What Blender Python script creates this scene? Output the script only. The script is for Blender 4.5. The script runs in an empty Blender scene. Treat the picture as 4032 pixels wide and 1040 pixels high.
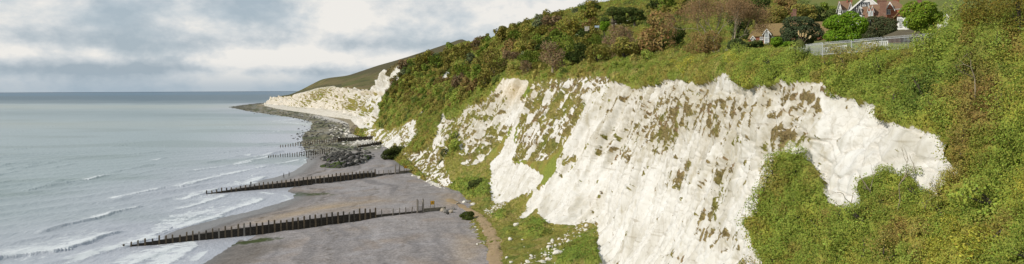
import bpy, bmesh, math, time
import numpy as np
from mathutils import Matrix, Vector, Euler
T0 = time.time()
rng = np.random.default_rng(7)
scene = bpy.context.scene
COL = scene.collection
PI = math.pi
R = math.radians

# ------------------------------------------------------------------ camera calibration (photo pixels are 4032 x 1040)
F, CX, HY, ROLL, CAMZ = 2700.0, 2016.0, 353.5, 0.0047, 40.0

def at(px, py, Y):
    u, v = (px - CX) / F, (HY - py) / F
    return np.array([(u + ROLL * v) * Y, Y, CAMZ + (v - ROLL * u) * Y])

def ground(px, py, z=0.0):
    u, v = (px - CX) / F, (HY - py) / F
    Y = (z - CAMZ) / (v - ROLL * u)
    return at(px, py, Y)

def proj(P):
    x, z = P[..., 0] / P[..., 1], (P[..., 2] - CAMZ) / P[..., 1]
    return CX + F * (x - ROLL * z), HY - F * (z + ROLL * x)

D = 1.5664  # 2574-wide working coordinates to photo pixels

# ------------------------------------------------------------------ numpy noise
def _hash(ix, iy, iz, seed):
    h = (ix.astype(np.int64) * 374761393 + iy.astype(np.int64) * 668265263 + iz.astype(np.int64) * 2147483647 + seed * 974634777) & 0xffffffff
    h = ((h ^ (h >> 13)) * 1274126177) & 0xffffffff
    h = ((h ^ (h >> 16)) * 2246822519) & 0xffffffff
    return (h ^ (h >> 15)) & 0xffffffff

def vnoise(P, seed=0):
    """smooth noise in -1..1"""
    P = np.asarray(P, float)
    I = np.floor(P); f = P - I
    w = f * f * f * (f * (f * 6 - 15) + 10)
    I = I.astype(np.int64)
    out = 0
    for dx in (0, 1):
        for dy in (0, 1):
            for dz in (0, 1):
                h = _hash(I[..., 0] + dx, I[..., 1] + dy, I[..., 2] + dz, seed)
                gx = ((h & 1023) / 511.5 - 1); gy = (((h >> 10) & 1023) / 511.5 - 1); gz = (((h >> 20) & 1023) / 511.5 - 1)
                d = gx * (f[..., 0] - dx) + gy * (f[..., 1] - dy) + gz * (f[..., 2] - dz)
                ww = (w[..., 0] if dx else 1 - w[..., 0]) * (w[..., 1] if dy else 1 - w[..., 1]) * (w[..., 2] if dz else 1 - w[..., 2])
                out = out + ww * d
    return np.clip(out * 1.25, -1, 1)

def fbm(P, octs=4, seed=0, gain=0.5):
    P = np.asarray(P, float); a, s, t = 1.0, 0, 0
    for o in range(octs):
        s = s + a * vnoise(P * (2.03 ** o) + o * 17.3, seed + o); t += a; a *= gain
    return s / t * 1.6

def worley(P, seed=0):
    """F1, F2 distance and cell id in 0..1"""
    P = np.asarray(P, float); I = np.floor(P).astype(np.int64)
    f1 = np.full(P.shape[:-1], 9.0); f2 = f1.copy(); cid = np.zeros(P.shape[:-1])
    for dx in (-1, 0, 1):
        for dy in (-1, 0, 1):
            for dz in (-1, 0, 1):
                J = I + np.array([dx, dy, dz])
                h = _hash(J[..., 0], J[..., 1], J[..., 2], seed)
                q = J + np.stack([(h & 1023) / 1023, ((h >> 10) & 1023) / 1023, ((h >> 20) & 1023) / 1023], -1)
                d = np.sqrt(((q - P) ** 2).sum(-1))
                c = ((h >> 5) & 4095) / 4095
                m = d < f1
                f2 = np.where(m, f1, np.minimum(f2, d)); cid = np.where(m, c, cid); f1 = np.where(m, d, f1)
    return f1, f2, cid

def sstep(a, b, x):
    t = np.clip((x - a) / (b - a), 0, 1); return t * t * (3 - 2 * t)

def inpoly(x, y, poly):
    poly = np.asarray(poly, float); r = np.zeros(np.shape(x), bool)
    n = len(poly)
    for i in range(n):
        x1, y1 = poly[i]; x2, y2 = poly[(i + 1) % n]
        if y1 == y2: continue
        c = ((y1 > y) != (y2 > y)) & (x < (x2 - x1) * (y - y1) / (y2 - y1) + x1)
        r ^= c
    return r

def polydist(x, y, pts, closed=False):
    pts = np.asarray(pts, float); best = np.full(np.shape(x), 1e9); tt = np.zeros(np.shape(x)); acc = 0
    n = len(pts) if closed else len(pts) - 1
    for i in range(n):
        a = pts[i]; b = pts[(i + 1) % len(pts)]; d = b - a; L2 = (d * d).sum(); L = math.sqrt(L2)
        t = np.clip(((x - a[0]) * d[0] + (y - a[1]) * d[1]) / L2, 0, 1)
        ds = np.hypot(x - a[0] - t * d[0], y - a[1] - t * d[1])
        m = ds < best; tt = np.where(m, acc + t * L, tt); best = np.where(m, ds, best); acc += L
    return best, tt / acc

# ------------------------------------------------------------------ scene helpers
def new_mesh_np(name, V, Fq, smooth=False):
    V = np.ascontiguousarray(V, np.float32); Fq = np.ascontiguousarray(Fq, np.int32)
    k = Fq.shape[1]; me = bpy.data.meshes.new(name)
    me.vertices.add(len(V)); me.vertices.foreach_set('co', V.ravel())
    me.loops.add(Fq.size); me.loops.foreach_set('vertex_index', Fq.ravel())
    me.polygons.add(len(Fq)); me.polygons.foreach_set('loop_start', np.arange(0, Fq.size, k, dtype=np.int32))
    me.polygons.foreach_set('use_smooth', np.full(len(Fq), smooth, bool))
    me.update(calc_edges=True)
    return me

def set_attr(me, name, data, domain='POINT', kind='FLOAT'):
    a = me.attributes.new(name, kind, domain)
    if kind == 'FLOAT': a.data.foreach_set('value', np.ascontiguousarray(data, np.float32).ravel())
    else:
        d = np.ones((len(data), 4), np.float32); d[:, :3] = data
        a.data.foreach_set('color', d.ravel())

def tag(o, label=None, cat=None, group=None, kind=None):
    if label: o['label'] = label
    if cat: o['category'] = cat
    if group: o['group'] = group
    if kind: o['kind'] = kind
    return o

def link(name, me, mat=None, parent=None):
    o = bpy.data.objects.new(name, me); COL.objects.link(o)
    if mat is not None: me.materials.append(mat)
    if parent is not None: o.parent = parent
    return o

def thing(name, loc, label, cat, group=None, rz=0.0):
    o = bpy.data.objects.new(name, None); COL.objects.link(o)
    o.empty_display_size = 0.5
    o.location = loc; o.rotation_euler = (0, 0, rz)
    return tag(o, label, cat, group)

def copy_tree(o, parent=None):
    c = o.copy(); COL.objects.link(c)
    if parent is not None: c.parent = parent
    for ch in list(o.children): copy_tree(ch, c)
    return c

class MB:
    def __init__(s): s.v = []; s.f = []
    def add(s, vs, fs):
        b = len(s.v); s.v += [tuple(map(float, v)) for v in vs]; s.f += [tuple(b + i for i in f) for f in fs]; return s
    def box(s, c, d, rz=0.0, ry=0.0, rx=0.0):
        m = Euler((rx, ry, rz)).to_matrix(); c = Vector([float(q) for q in c])
        vs = [c + m @ Vector((x * float(d[0]) / 2, y * float(d[1]) / 2, z * float(d[2]) / 2)) for z in (-1, 1) for x, y in ((-1, -1), (1, -1), (1, 1), (-1, 1))]
        return s.add(vs, [(3, 2, 1, 0), (4, 5, 6, 7), (0, 1, 5, 4), (1, 2, 6, 5), (2, 3, 7, 6), (3, 0, 4, 7)])
    def bar(s, a, b, w, h=None):
        """square bar from a to b"""
        a = Vector([float(q) for q in a]); b = Vector([float(q) for q in b]); d = (b - a).normalized(); h = h or w
        up = Vector((0, 0, 1)) if abs(d.z) < 0.95 else Vector((0, 1, 0))
        x = d.cross(up).normalized(); y = x.cross(d)
        vs = [p + x * sx * w / 2 + y * sy * h / 2 for p in (a, b) for sx, sy in ((-1, -1), (1, -1), (1, 1), (-1, 1))]
        return s.add(vs, [(3, 2, 1, 0), (4, 5, 6, 7), (0, 1, 5, 4), (1, 2, 6, 5), (2, 3, 7, 6), (3, 0, 4, 7)])
    def tube(s, path, rad, n=6):
        path = [Vector([float(q) for q in p]) for p in path]; b = len(s.v); k = len(path)
        for i, p in enumerate(path):
            d = (path[min(i + 1, k - 1)] - path[max(i - 1, 0)]).normalized()
            up = Vector((0, 0, 1)) if abs(d.z) < 0.9 else Vector((0, 1, 0))
            x = d.cross(up).normalized(); y = x.cross(d); r = rad[i] if hasattr(rad, '__len__') else rad
            for j in range(n):
                t = 2 * PI * j / n; s.v.append(tuple(p + x * math.cos(t) * r + y * math.sin(t) * r))
        for i in range(k - 1):
            for j in range(n):
                a = b + i * n + j; c = b + i * n + (j + 1) % n
                s.f.append((a, c, c + n, a + n))
        s.f.append(tuple(b + j for j in range(n))[::-1]); s.f.append(tuple(b + (k - 1) * n + j for j in range(n)))
        return s
    def prism(s, poly, a, b):
        """extrude a polygon given in (x, z) from y=a to y=b"""
        n = len(poly); vs = [(p[0], a, p[1]) for p in poly] + [(p[0], b, p[1]) for p in poly]
        return s.add(vs, [tuple(range(n)), tuple(range(2 * n - 1, n - 1, -1))] + [(i, i + n, (i + 1) % n + n, (i + 1) % n) for i in range(n)])
    def prism_x(s, poly, a, b):
        """extrude a polygon given in (y, z) from x=a to x=b"""
        n = len(poly); vs = [(a, p[0], p[1]) for p in poly] + [(b, p[0], p[1]) for p in poly]
        return s.add(vs, [tuple(range(n)), tuple(range(2 * n - 1, n - 1, -1))] + [(i, i + n, (i + 1) % n + n, (i + 1) % n) for i in range(n)])
    def mesh(s, name):
        me = bpy.data.meshes.new(name); me.from_pydata(s.v, [], s.f)
        bm = bmesh.new(); bm.from_mesh(me); bmesh.ops.recalc_face_normals(bm, faces=bm.faces); bm.to_mesh(me); bm.free()
        return me
    def build(s, name, mat, parent=None): return link(name, s.mesh(name), mat, parent)

# ------------------------------------------------------------------ node helpers / materials
def mat_new(name):
    m = bpy.data.materials.new(name); m.use_nodes = True; nt = m.node_tree; nt.nodes.clear()
    out = nt.nodes.new('ShaderNodeOutputMaterial'); return m, nt, out

def N(nt, t, **kw):
    n = nt.nodes.new(t)
    for k, v in kw.items():
        if k.startswith('i_'):
            key = k[2:]; key = int(key) if key.isdigit() else key.replace('_', ' ')
            n.inputs[key].default_value = v
        else: setattr(n, k, v)
    return n

def noise_fac(nt, scale, detail=4.0, rough=0.55, coord='Object', stretch=None, vec=None):
    if vec is None:
        tc = N(nt, 'ShaderNodeTexCoord'); vec = tc.outputs[coord]
    if stretch:
        mp = N(nt, 'ShaderNodeMapping'); mp.inputs['Scale'].default_value = stretch
        nt.links.new(vec, mp.inputs['Vector']); vec = mp.outputs['Vector']
    n = N(nt, 'ShaderNodeTexNoise'); n.inputs['Scale'].default_value = scale
    n.inputs['Detail'].default_value = detail; n.inputs['Roughness'].default_value = rough
    nt.links.new(vec, n.inputs['Vector']); return n.outputs['Fac']

def ramp(nt, fac, stops):
    r = N(nt, 'ShaderNodeValToRGB'); e = r.color_ramp.elements
    while len(e) < len(stops): e.new(0.5)
    for el, (p, c) in zip(e, stops): el.position = p; el.color = (*c, 1) if len(c) == 3 else c
    nt.links.new(fac, r.inputs['Fac']); return r.outputs['Color']

def mixc(nt, fac, a, b, mode='MIX'):
    m = N(nt, 'ShaderNodeMix', data_type='RGBA', blend_type=mode)
    for s, v in ((m.inputs[0], fac), (m.inputs[6], a), (m.inputs[7], b)):
        if hasattr(v, 'is_linked'): nt.links.new(v, s)
        elif isinstance(v, (int, float)): s.default_value = v
        else: s.default_value = (*v, 1)
    return m.outputs[2]

def bump(nt, h, strength=0.5, dist=0.1, normal=None):
    b = N(nt, 'ShaderNodeBump'); b.inputs['Strength'].default_value = strength; b.inputs['Distance'].default_value = dist
    nt.links.new(h, b.inputs['Height'])
    if normal is not None: nt.links.new(normal, b.inputs['Normal'])
    return b.outputs['Normal']

def principled(nt, out, color, rough=0.8, normal=None, spec=0.3, metal=0.0):
    p = N(nt, 'ShaderNodeBsdfPrincipled')
    for s, v in ((p.inputs['Base Color'], color), (p.inputs['Roughness'], rough), (p.inputs['Specular IOR Level'], spec)):
        if hasattr(v, 'is_linked'): nt.links.new(v, s)
        elif isinstance(v, (int, float)): s.default_value = v
        else: s.default_value = (*v, 1)
    p.inputs['Metallic'].default_value = metal
    if normal is not None: nt.links.new(normal, p.inputs['Normal'])
    nt.links.new(p.outputs[0], out.inputs['Surface']); return p

def simple(name, c1, c2=None, scale=3.0, rough=0.8, bs=0.3, bd=0.03, spec=0.3, metal=0.0, stretch=None, coord='Object'):
    m, nt, out = mat_new(name); c2 = c2 or tuple(x * 0.8 for x in c1)
    f = noise_fac(nt, scale, 5, 0.6, stretch=stretch, coord=coord)
    c = ramp(nt, f, [(0.3, c1), (0.7, c2)])
    principled(nt, out, c, rough, bump(nt, f, bs, bd), spec, metal); return m

def foliage_mat():
    m, nt, out = mat_new('foliage')
    a = N(nt, 'ShaderNodeAttribute', attribute_name='Col')
    d = N(nt, 'ShaderNodeBsdfDiffuse'); t = N(nt, 'ShaderNodeBsdfTranslucent'); mx = N(nt, 'ShaderNodeMixShader'); mx.inputs[0].default_value = 0.22
    nt.links.new(a.outputs['Color'], d.inputs['Color']); nt.links.new(a.outputs['Color'], t.inputs['Color'])
    nt.links.new(d.outputs[0], mx.inputs[1]); nt.links.new(t.outputs[0], mx.inputs[2]); nt.links.new(mx.outputs[0], out.inputs['Surface'])
    return m

def cliff_mat():
    m, nt, out = mat_new('chalk_and_turf')
    tc = N(nt, 'ShaderNodeTexCoord').outputs['Object']
    veg = N(nt, 'ShaderNodeAttribute', attribute_name='veg').outputs['Fac']
    col = N(nt, 'ShaderNodeAttribute', attribute_name='Col').outputs['Color']
    warm = N(nt, 'ShaderNodeAttribute', attribute_name='warm').outputs['Fac']
    n1 = noise_fac(nt, 0.16, 6, 0.6, vec=tc, stretch=(1, 1, 0.45))
    n2 = noise_fac(nt, 1.1, 6, 0.65, vec=tc)
    n3 = noise_fac(nt, 0.5, 4, 0.6, vec=tc, stretch=(1.6, 1.6, 0.18))
    ch = ramp(nt, n1, [(0.32, (0.50, 0.475, 0.41)), (0.48, (0.675, 0.66, 0.62)), (0.74, (0.735, 0.725, 0.695))])
    st = ramp(nt, n3, [(0.30, (0.62, 0.58, 0.51)), (0.44, (1, 1, 1))])
    ch = mixc(nt, 0.75, ch, st, 'MULTIPLY')
    fl = ramp(nt, n2, [(0.24, (0.55, 0.50, 0.43)), (0.42, (1, 1, 1))])
    ch = mixc(nt, 0.65, ch, fl, 'MULTIPLY')
    vo = N(nt, 'ShaderNodeTexVoronoi', feature='DISTANCE_TO_EDGE'); vo.inputs['Scale'].default_value = 0.42
    wv = N(nt, 'ShaderNodeMix', data_type='VECTOR'); wv.inputs[0].default_value = 0.18; mpv = N(nt, 'ShaderNodeMapping'); mpv.inputs['Scale'].default_value = (1.3, 1.3, 0.55); nt.links.new(tc, mpv.inputs['Vector'])
    nv = N(nt, 'ShaderNodeTexNoise'); nv.inputs['Scale'].default_value = 0.5; nv.inputs['Detail'].default_value = 4; nt.links.new(tc, nv.inputs['Vector'])
    sc_ = N(nt, 'ShaderNodeVectorMath', operation='SCALE'); nt.links.new(nv.outputs['Color'], sc_.inputs[0]); sc_.inputs['Scale'].default_value = 3.0
    av = N(nt, 'ShaderNodeVectorMath', operation='ADD'); nt.links.new(mpv.outputs['Vector'], av.inputs[0]); nt.links.new(sc_.outputs[0], av.inputs[1]); nt.links.new(av.outputs[0], vo.inputs['Vector'])
    pat = noise_fac(nt, 0.07, 3, 0.6, vec=tc); vk = N(nt, 'ShaderNodeMath', operation='MULTIPLY'); vk.inputs[1].default_value = 0.3; nt.links.new(ramp(nt, pat, [(0.40, (0, 0, 0)), (0.54, (1, 1, 1))]), vk.inputs[0])
    ch = mixc(nt, vk.outputs[0], ch, ramp(nt, vo.outputs['Distance'], [(0.0, (0.50, 0.46, 0.40)), (0.035, (1, 1, 1))]), 'MULTIPLY')
    fb = noise_fac(nt, 0.9, 3, 0.6, vec=tc, stretch=(0.12, 0.12, 1.6)); ch = mixc(nt, 0.7, ch, ramp(nt, fb, [(0.28, (0.66, 0.62, 0.56)), (0.38, (1, 1, 1))]), 'MULTIPLY')
    stn = N(nt, 'ShaderNodeAttribute', attribute_name='stain').outputs['Fac']; sk = N(nt, 'ShaderNodeMath', operation='MULTIPLY'); nt.links.new(stn, sk.inputs[0]); nt.links.new(ramp(nt, n2, [(0.34, (0.25, 0.25, 0.25)), (0.62, (1, 1, 1))]), sk.inputs[1])
    ch = mixc(nt, sk.outputs[0], ch, (0.37, 0.325, 0.215))
    ch = mixc(nt, warm, ch, (0.93, 0.82, 0.66), 'MULTIPLY')
    n4 = noise_fac(nt, 2.6, 5, 0.7, vec=tc)
    gcol = mixc(nt, 0.85, col, ramp(nt, n4, [(0.3, (0.55, 0.55, 0.5)), (0.7, (1.45, 1.4, 1.3))]), 'MULTIPLY')
    ad = N(nt, 'ShaderNodeMath', operation='MULTIPLY_ADD'); nt.links.new(n2, ad.inputs[0]); ad.inputs[1].default_value = 0.9
    nt.links.new(veg, ad.inputs[2])
    mask = ramp(nt, ad.outputs[0], [(0.80, (0, 0, 0)), (1.06, (1, 1, 1))])
    c = mixc(nt, mask, ch, gcol)
    nb = bump(nt, n2, 0.28, 0.3); nb = bump(nt, n4, 0.2, 0.1, nb)
    principled(nt, out, c, 0.92, nb, 0.15)
    return m

M = {}
M['leaf'] = foliage_mat()
M['cliff'] = cliff_mat()
M['wood'] = simple('weathered_timber', (0.10, 0.085, 0.065), (0.045, 0.04, 0.033), 1.5, 0.8, 0.5, 0.05, stretch=(1, 1, 0.3))
M['wood_wet'] = simple('wet_timber', (0.062, 0.050, 0.036), (0.028, 0.024, 0.019), 1.2, 0.65, 0.5, 0.05, stretch=(0.4, 0.4, 3))
M['wood_post'] = simple('groyne_post_timber', (0.185, 0.14, 0.09), (0.075, 0.06, 0.042), 1.2, 0.8, 0.5, 0.05, stretch=(2, 2, 0.5))
M['wood_pale'] = simple('bleached_timber', (0.30, 0.27, 0.23), (0.17, 0.15, 0.13), 2.0, 0.85, 0.5, 0.05, stretch=(1.5, 1.5, 0.3))
M['concrete'] = simple('old_concrete', (0.28, 0.25, 0.20), (0.17, 0.155, 0.125), 0.8, 0.9, 0.3, 0.05)
M['bark'] = simple('bark', (0.12, 0.10, 0.08), (0.06, 0.05, 0.04), 4, 0.9, 0.6, 0.05, stretch=(1, 1, 0.25))
M['bark_pale'] = simple('pale_bark', (0.42, 0.36, 0.26), (0.24, 0.20, 0.14), 3, 0.9, 0.5, 0.04, stretch=(1, 1, 0.25))
M['twig'] = simple('twig_bark', (0.30, 0.24, 0.17), (0.20, 0.155, 0.11), 3, 0.9, 0.4, 0.03)
M['white_paint'] = simple('white_paint', (0.80, 0.80, 0.78), (0.70, 0.70, 0.68), 6, 0.5, 0.1, 0.01)
M['rail_paint'] = simple('railing_paint', (0.60, 0.62, 0.63), (0.46, 0.48, 0.49), 5, 0.45, 0.1, 0.01, spec=0.5)
M['render_white'] = simple('white_render', (0.78, 0.78, 0.76), (0.68, 0.68, 0.66), 2, 0.85, 0.15, 0.02)
M['timber_black'] = simple('black_timber', (0.035, 0.04, 0.055), (0.025, 0.028, 0.035), 3, 0.7)
M['glass'] = simple('window_glass', (0.05, 0.06, 0.075), (0.03, 0.035, 0.045), 1.5, 0.12, 0.02, 0.01, spec=0.6)
M['glass_pale'] = simple('pale_window_glass', (0.30, 0.36, 0.40), (0.20, 0.25, 0.29), 1.5, 0.12, 0.02, 0.01, spec=0.6)
def tiles(name, c1, c2, c3, scale=1.0, coursing=6.0):
    m, nt, out = mat_new(name)
    tc = N(nt, 'ShaderNodeTexCoord').outputs['Object']
    f = noise_fac(nt, 0.7 * scale, 5, 0.6, vec=tc); g = noise_fac(nt, 6 * scale, 3, 0.6, vec=tc)
    w = N(nt, 'ShaderNodeTexWave', wave_type='BANDS', bands_direction='Z', wave_profile='SAW'); w.inputs['Scale'].default_value = coursing; w.inputs['Distortion'].default_value = 0.4
    nt.links.new(tc, w.inputs['Vector'])
    c = ramp(nt, f, [(0.3, c1), (0.5, c2), (0.72, c3)])
    c = mixc(nt, 0.6, c, ramp(nt, g, [(0.3, (0.65, 0.65, 0.65)), (0.7, (1.25, 1.25, 1.25))]), 'MULTIPLY')
    principled(nt, out, c, 0.9, bump(nt, w.outputs['Fac'], 0.5, 0.04), 0.15); return m
M['roof_brown'] = tiles('mossy_brown_tiles', (0.25, 0.165, 0.085), (0.27, 0.195, 0.085), (0.21, 0.135, 0.08))
M['roof_red'] = tiles('weathered_red_tiles', (0.27, 0.155, 0.10), (0.235, 0.145, 0.095), (0.29, 0.195, 0.11))
M['tile_hung'] = tiles('red_hung_tiles', (0.46, 0.19, 0.115), (0.40, 0.165, 0.10), (0.48, 0.22, 0.135))
M['brick_red'] = tiles('red_brick', (0.33, 0.13, 0.08), (0.28, 0.11, 0.07), (0.36, 0.17, 0.11), 1.5, 12)
M['brick_brown'] = tiles('brown_brick', (0.27, 0.15, 0.11), (0.22, 0.12, 0.09), (0.30, 0.19, 0.14), 1.5, 12)
M['thatch'] = tiles('grey_brown_shingle', (0.115, 0.095, 0.068), (0.145, 0.122, 0.075), (0.09, 0.075, 0.058))
M['terracotta'] = simple('terracotta', (0.42, 0.17, 0.09), (0.33, 0.12, 0.07), 4, 0.85)
M['yellow'] = simple('sign_yellow', (0.78, 0.42, 0.03), (0.68, 0.36, 0.03), 4, 0.5)
M['black'] = simple('black_paint', (0.015, 0.015, 0.017), (0.02, 0.02, 0.02), 4, 0.5)
M['rust'] = simple('rusted_steel', (0.17, 0.075, 0.045), (0.09, 0.045, 0.03), 0.6, 0.9, 0.5, 0.06)
M['path'] = simple('trodden_clay', (0.40, 0.29, 0.17), (0.30, 0.215, 0.125), 0.6, 0.95, 0.5, 0.06)
M['rock_dark'] = simple('dark_sea_rock', (0.085, 0.08, 0.07), (0.035, 0.036, 0.034), 0.9, 0.85, 0.8, 0.15)
M['rock_grey'] = simple('grey_lichen_rock', (0.30, 0.28, 0.255), (0.13, 0.125, 0.115), 0.9, 0.9, 0.8, 0.12)
M['rock_green'] = simple('weedy_rock', (0.085, 0.115, 0.03), (0.035, 0.05, 0.018), 1.3, 0.85, 0.8, 0.15)
M['chalk_rock'] = simple('chalk_boulder', (0.80, 0.77, 0.71), (0.60, 0.56, 0.48), 0.8, 0.92, 0.6, 0.12)
M['rock_tan'] = simple('tan_boulder', (0.44, 0.38, 0.30), (0.22, 0.19, 0.15), 1.1, 0.92, 0.7, 0.12)

# ------------------------------------------------------------------ terrain loft: cross-sections along the coast (near -> far headland)
ST = [
 [(2,20,1),(18,20,12),(25,20,22),(31,20,32),(37,21,41),(43,22,45.3),(74,30,48),(124,45,58),(230,80,100),(260,90,60)],
 [(2,42,1),(19,42,13),(26,43,22),(31,44,31),(36,46,39.5),(41,48,44.0),(68,58,47),(132,88,58),(262,150,105),(290,170,70)],
 [(0,60,1),(18,60,14),(26,61,24),(29,62,33),(31.3,63,38),(35.5,65,43.3),(62,78,45.0),(132,125,58),(280,200,110),(310,220,70)],
 [(-6,76,1),(17,75,10),(24,76,20),(27,76,31),(28.8,77,40.2),(32,78,43.9),(58,100,46.6),(120,185,57),(290,300,115),(320,330,70)],
 [(-8,114,1),(16,113,7),(24.5,114,19),(28.5,115,31),(31.5,116,41.2),(35.8,118,45.2),(56,138,48.4),(112,225,59),(280,380,122),(310,410,80)],
 [(-10,148,1),(17,142,5.5),(24,145,18),(28,146,31),(31.5,148,41.4),(36.3,151,45.6),(55,172,49.8),(106,262,62),(250,450,127),(280,480,80)],
 [(-14,172,1),(19.5,165,7),(24,167,19),(28,169,31),(31.5,171,41.8),(36.5,174,45.8),(52,198,50),(95,290,66),(220,500,130),(250,530,90)],
 [(-16,190,1),(9,176,6.5),(16,180,18),(22,183,31),(27,186,42),(32,190,46),(46,213,51),(85,315,70),(190,540,130),(220,570,90)],
 [(-19,223,1),(-5,217,4.5),(3,221,17),(10,225,31),(17,230,43),(22,236,46.5),(36,258,52),(70,360,76),(160,580,129),(190,610,90)],
 [(-18,250,1),(-12,250,7),(-4,253,18),(2,257,31),(8,264,43.5),(13,270,47),(28,292,54),(55,390,80),(130,600,125),(160,640,90)],
 [(-31,275,1),(-26,277,8),(-17,281,18),(-11,284,30),(-4.5,289,44.0),(0,294,47),(16,318,56),(40,420,82),(100,630,118),(130,670,90)],
 [(-46,315,1),(-41,318,8),(-35,321,19),(-28,326,29),(-17,335,40),(-10,341,45),(3,362,57),(22,460,84),(70,680,117),(100,720,90)],
 [(-60,360,1),(-55,362,8),(-50,366,14),(-42,372,22),(-30,382,34),(-22,390,42),(-8,410,56),(5,500,83),(40,720,113),(70,770,90)],
 [(-80,440,1),(-75,444,6),(-68,450,13),(-58,458,24),(-46,470,38),(-38,478,46),(-25,495,58),(-10,600,84),(10,780,111),(40,830,90)],
 [(-103,520,1),(-99,524,8),(-93,530,16),(-84,538,28),(-72,548,42),(-62,556,52),(-50,572,60),(-35,650,76),(-20,800,97),(10,860,85)],
 [(-138,600,1),(-133,604,12),(-125,606,25),(-116,606,40),(-102,606,59),(-92,615,66),(-80,640,69),(-55,740,83),(-45,850,97),(-20,900,90)],
 [(-200,830,1),(-187,836,8),(-183,838,18),(-180,840,30),(-177,842,42),(-165,850,44),(-130,890,52),(-118,1010,66),(-98,1260,131),(-60,1360,110)],
 [(-320,1118,1),(-298,1128,10),(-292,1130,20),(-287,1133,32),(-282,1136,46),(-270,1140,50),(-262,1190,56),(-262,1320,72),(-250,1500,105),(-200,1600,80)],
 [(-440,1348,1),(-411,1354,8),(-404,1356,17),(-398,1359,28),(-393,1362,38),(-380,1370,47),(-372,1430,60),(-350,1560,76),(-340,1700,97),(-290,1800,70)],
 [(-565,1600,1),(-534,1608,7),(-526,1610,15),(-519,1613,23),(-512,1616,31),(-490,1625,38),(-462,1680,68),(-430,1760,77),(-400,1850,86),(-350,1950,60)],
 [(-695,1900,0.5),(-684,1905,6),(-676,1908,11),(-668,1912,16),(-657,1916,20),(-630,1930,24),(-575,1970,36),(-500,2060,52),(-440,2150,64),(-400,2250,40)],
 [(-700,2150,0.5),(-690,2155,5),(-680,2160,9),(-672,2165,13),(-660,2170,16),(-640,2180,19),(-580,2220,30),(-500,2350,44),(-440,2450,55),(-400,2550,40)],
]
ST = np.array(ST, float)

def pchip(x, y, xq):
    h = np.diff(x)[:, None]; sh = y.shape[1:]; y = y.reshape(len(y), -1); d = np.diff(y, axis=0) / h
    m = np.zeros_like(y); a, b = d[:-1], d[1:]; w1, w2 = 2 * h[1:] + h[:-1], h[1:] + 2 * h[:-1]
    ok = a * b > 0
    with np.errstate(all='ignore'): hm = (w1 + w2) / (w1 / a + w2 / b)
    m[1:-1] = np.where(ok, hm, 0); m[0], m[-1] = d[0], d[-1]
    i = np.clip(np.searchsorted(x, xq, side='right') - 1, 0, len(x) - 2)
    t = ((xq - x[i]) / (x[i + 1] - x[i]))[:, None]; hh = (x[i + 1] - x[i])[:, None]
    t2, t3 = t * t, t * t * t
    r = (2*t3 - 3*t2 + 1) * y[i] + (t3 - 2*t2 + t) * hh * m[i] + (-2*t3 + 3*t2) * y[i+1] + (t3 - t2) * hh * m[i+1]
    return r.reshape(len(xq), *sh)

def blend_interp(x, y, xq, k=0.6):
    """mix of pchip and a Catmull-like smooth curve"""
    return pchip(x, y, xq)

mid = ST[:, 4]
sl = np.concatenate([[0], np.cumsum(np.linalg.norm(np.diff(mid[:, :2], axis=0), axis=1))])
# sample spacing grows with distance from the camera
sq = [0.0]
while sq[-1] < sl[-1]:
    Yh = np.interp(sq[-1], sl, mid[:, 1]); sq.append(sq[-1] + max(0.24, Yh * 0.0031))
sq = np.array(sq[:-1] + [sl[-1]])
SI = pchip(sl, ST, sq)                                   # (Ns, 10, 3)
segs = [44, 60, 72, 56, 40, 44, 44, 34, 6]
tq = np.concatenate([np.linspace(i, i + 1, n, endpoint=False) for i, n in enumerate(segs)] + [[9.0]])
G = pchip(np.arange(10.0), SI.transpose(1, 0, 2), tq).transpose(1, 0, 2)   # (Ns, Nt, 3)
Ns, Nt = G.shape[:2]

def grid_normals(G):
    ds = np.gradient(G, axis=0); dt = np.gradient(G, axis=1)
    n = np.cross(dt, ds); n /= np.linalg.norm(n, axis=-1, keepdims=True) + 1e-9
    return n
NRM = grid_normals(G)
if NRM[Ns // 3, 150, 0] > 0: NRM = -NRM
TQ = np.broadcast_to(tq[None, :], (Ns, Nt)); SQ = np.broadcast_to(sq[:, None], (Ns, Nt))
PX, PY = proj(G)
YY = G[..., 1]

# --- where the photograph shows bare chalk (regions of the real cliff, found through the calibrated camera)
def dz(l): return [(x * D, y * D) for x, y in l]
def z2(l, ox, oy, k=2.0): return [(ox + x / k, oy + y / k) for x, y in l]
CH = []
CH.append(dz([(1480,700),(1503,660),(1506,585),(1492,560),(1440,564),(1370,560),(1352,535),(1395,470),(1398,420),(1420,340),(1455,285),(1480,238),(1512,210),(1552,203),(1585,222),(1640,212),(1700,198),(1740,214),(1790,200),(1825,186),(1850,206),(1890,216),(1930,222),(1975,196),(1990,215),(2030,208),(2072,206),(2095,240),(2180,262),(2212,272),(2238,312),(2300,330),(2368,350),(2398,385),(2405,430),(2394,475),(2345,516),(2310,490),(2290,452),(2230,442),(2166,460),(2158,500),(2180,525),(2130,545),(2082,507),(2045,464),(2030,416),(1985,386),(1955,412),(1948,460),(1925,520),(1880,570),(1900,600),(1936,700)]))
CH.append(z2([(1160,22),(1372,28),(1345,110),(1312,180),(1290,240),(1250,300),(1180,370),(1150,380),(1060,370),(1000,430),(900,570),(850,630),(810,630),(820,520),(760,490),(700,545),(660,545),(596,535),(620,470),(680,296),(702,290),(715,345),(790,320),(870,240),(1000,205),(1060,130),(1130,75)],1400,300))
CH.append(z2([(1050,670),(1130,560),(1190,430),(1250,310),(1330,185),(1305,300),(1240,430),(1210,520),(1275,520),(1230,640),(1160,720)],1400,300))
CH.append([(1930,705),(1925,640),(1960,600),(2010,640),(2060,640),(2140,690),(2105,745),(2050,768),(2010,792),(1950,800),(1928,782)])
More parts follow.
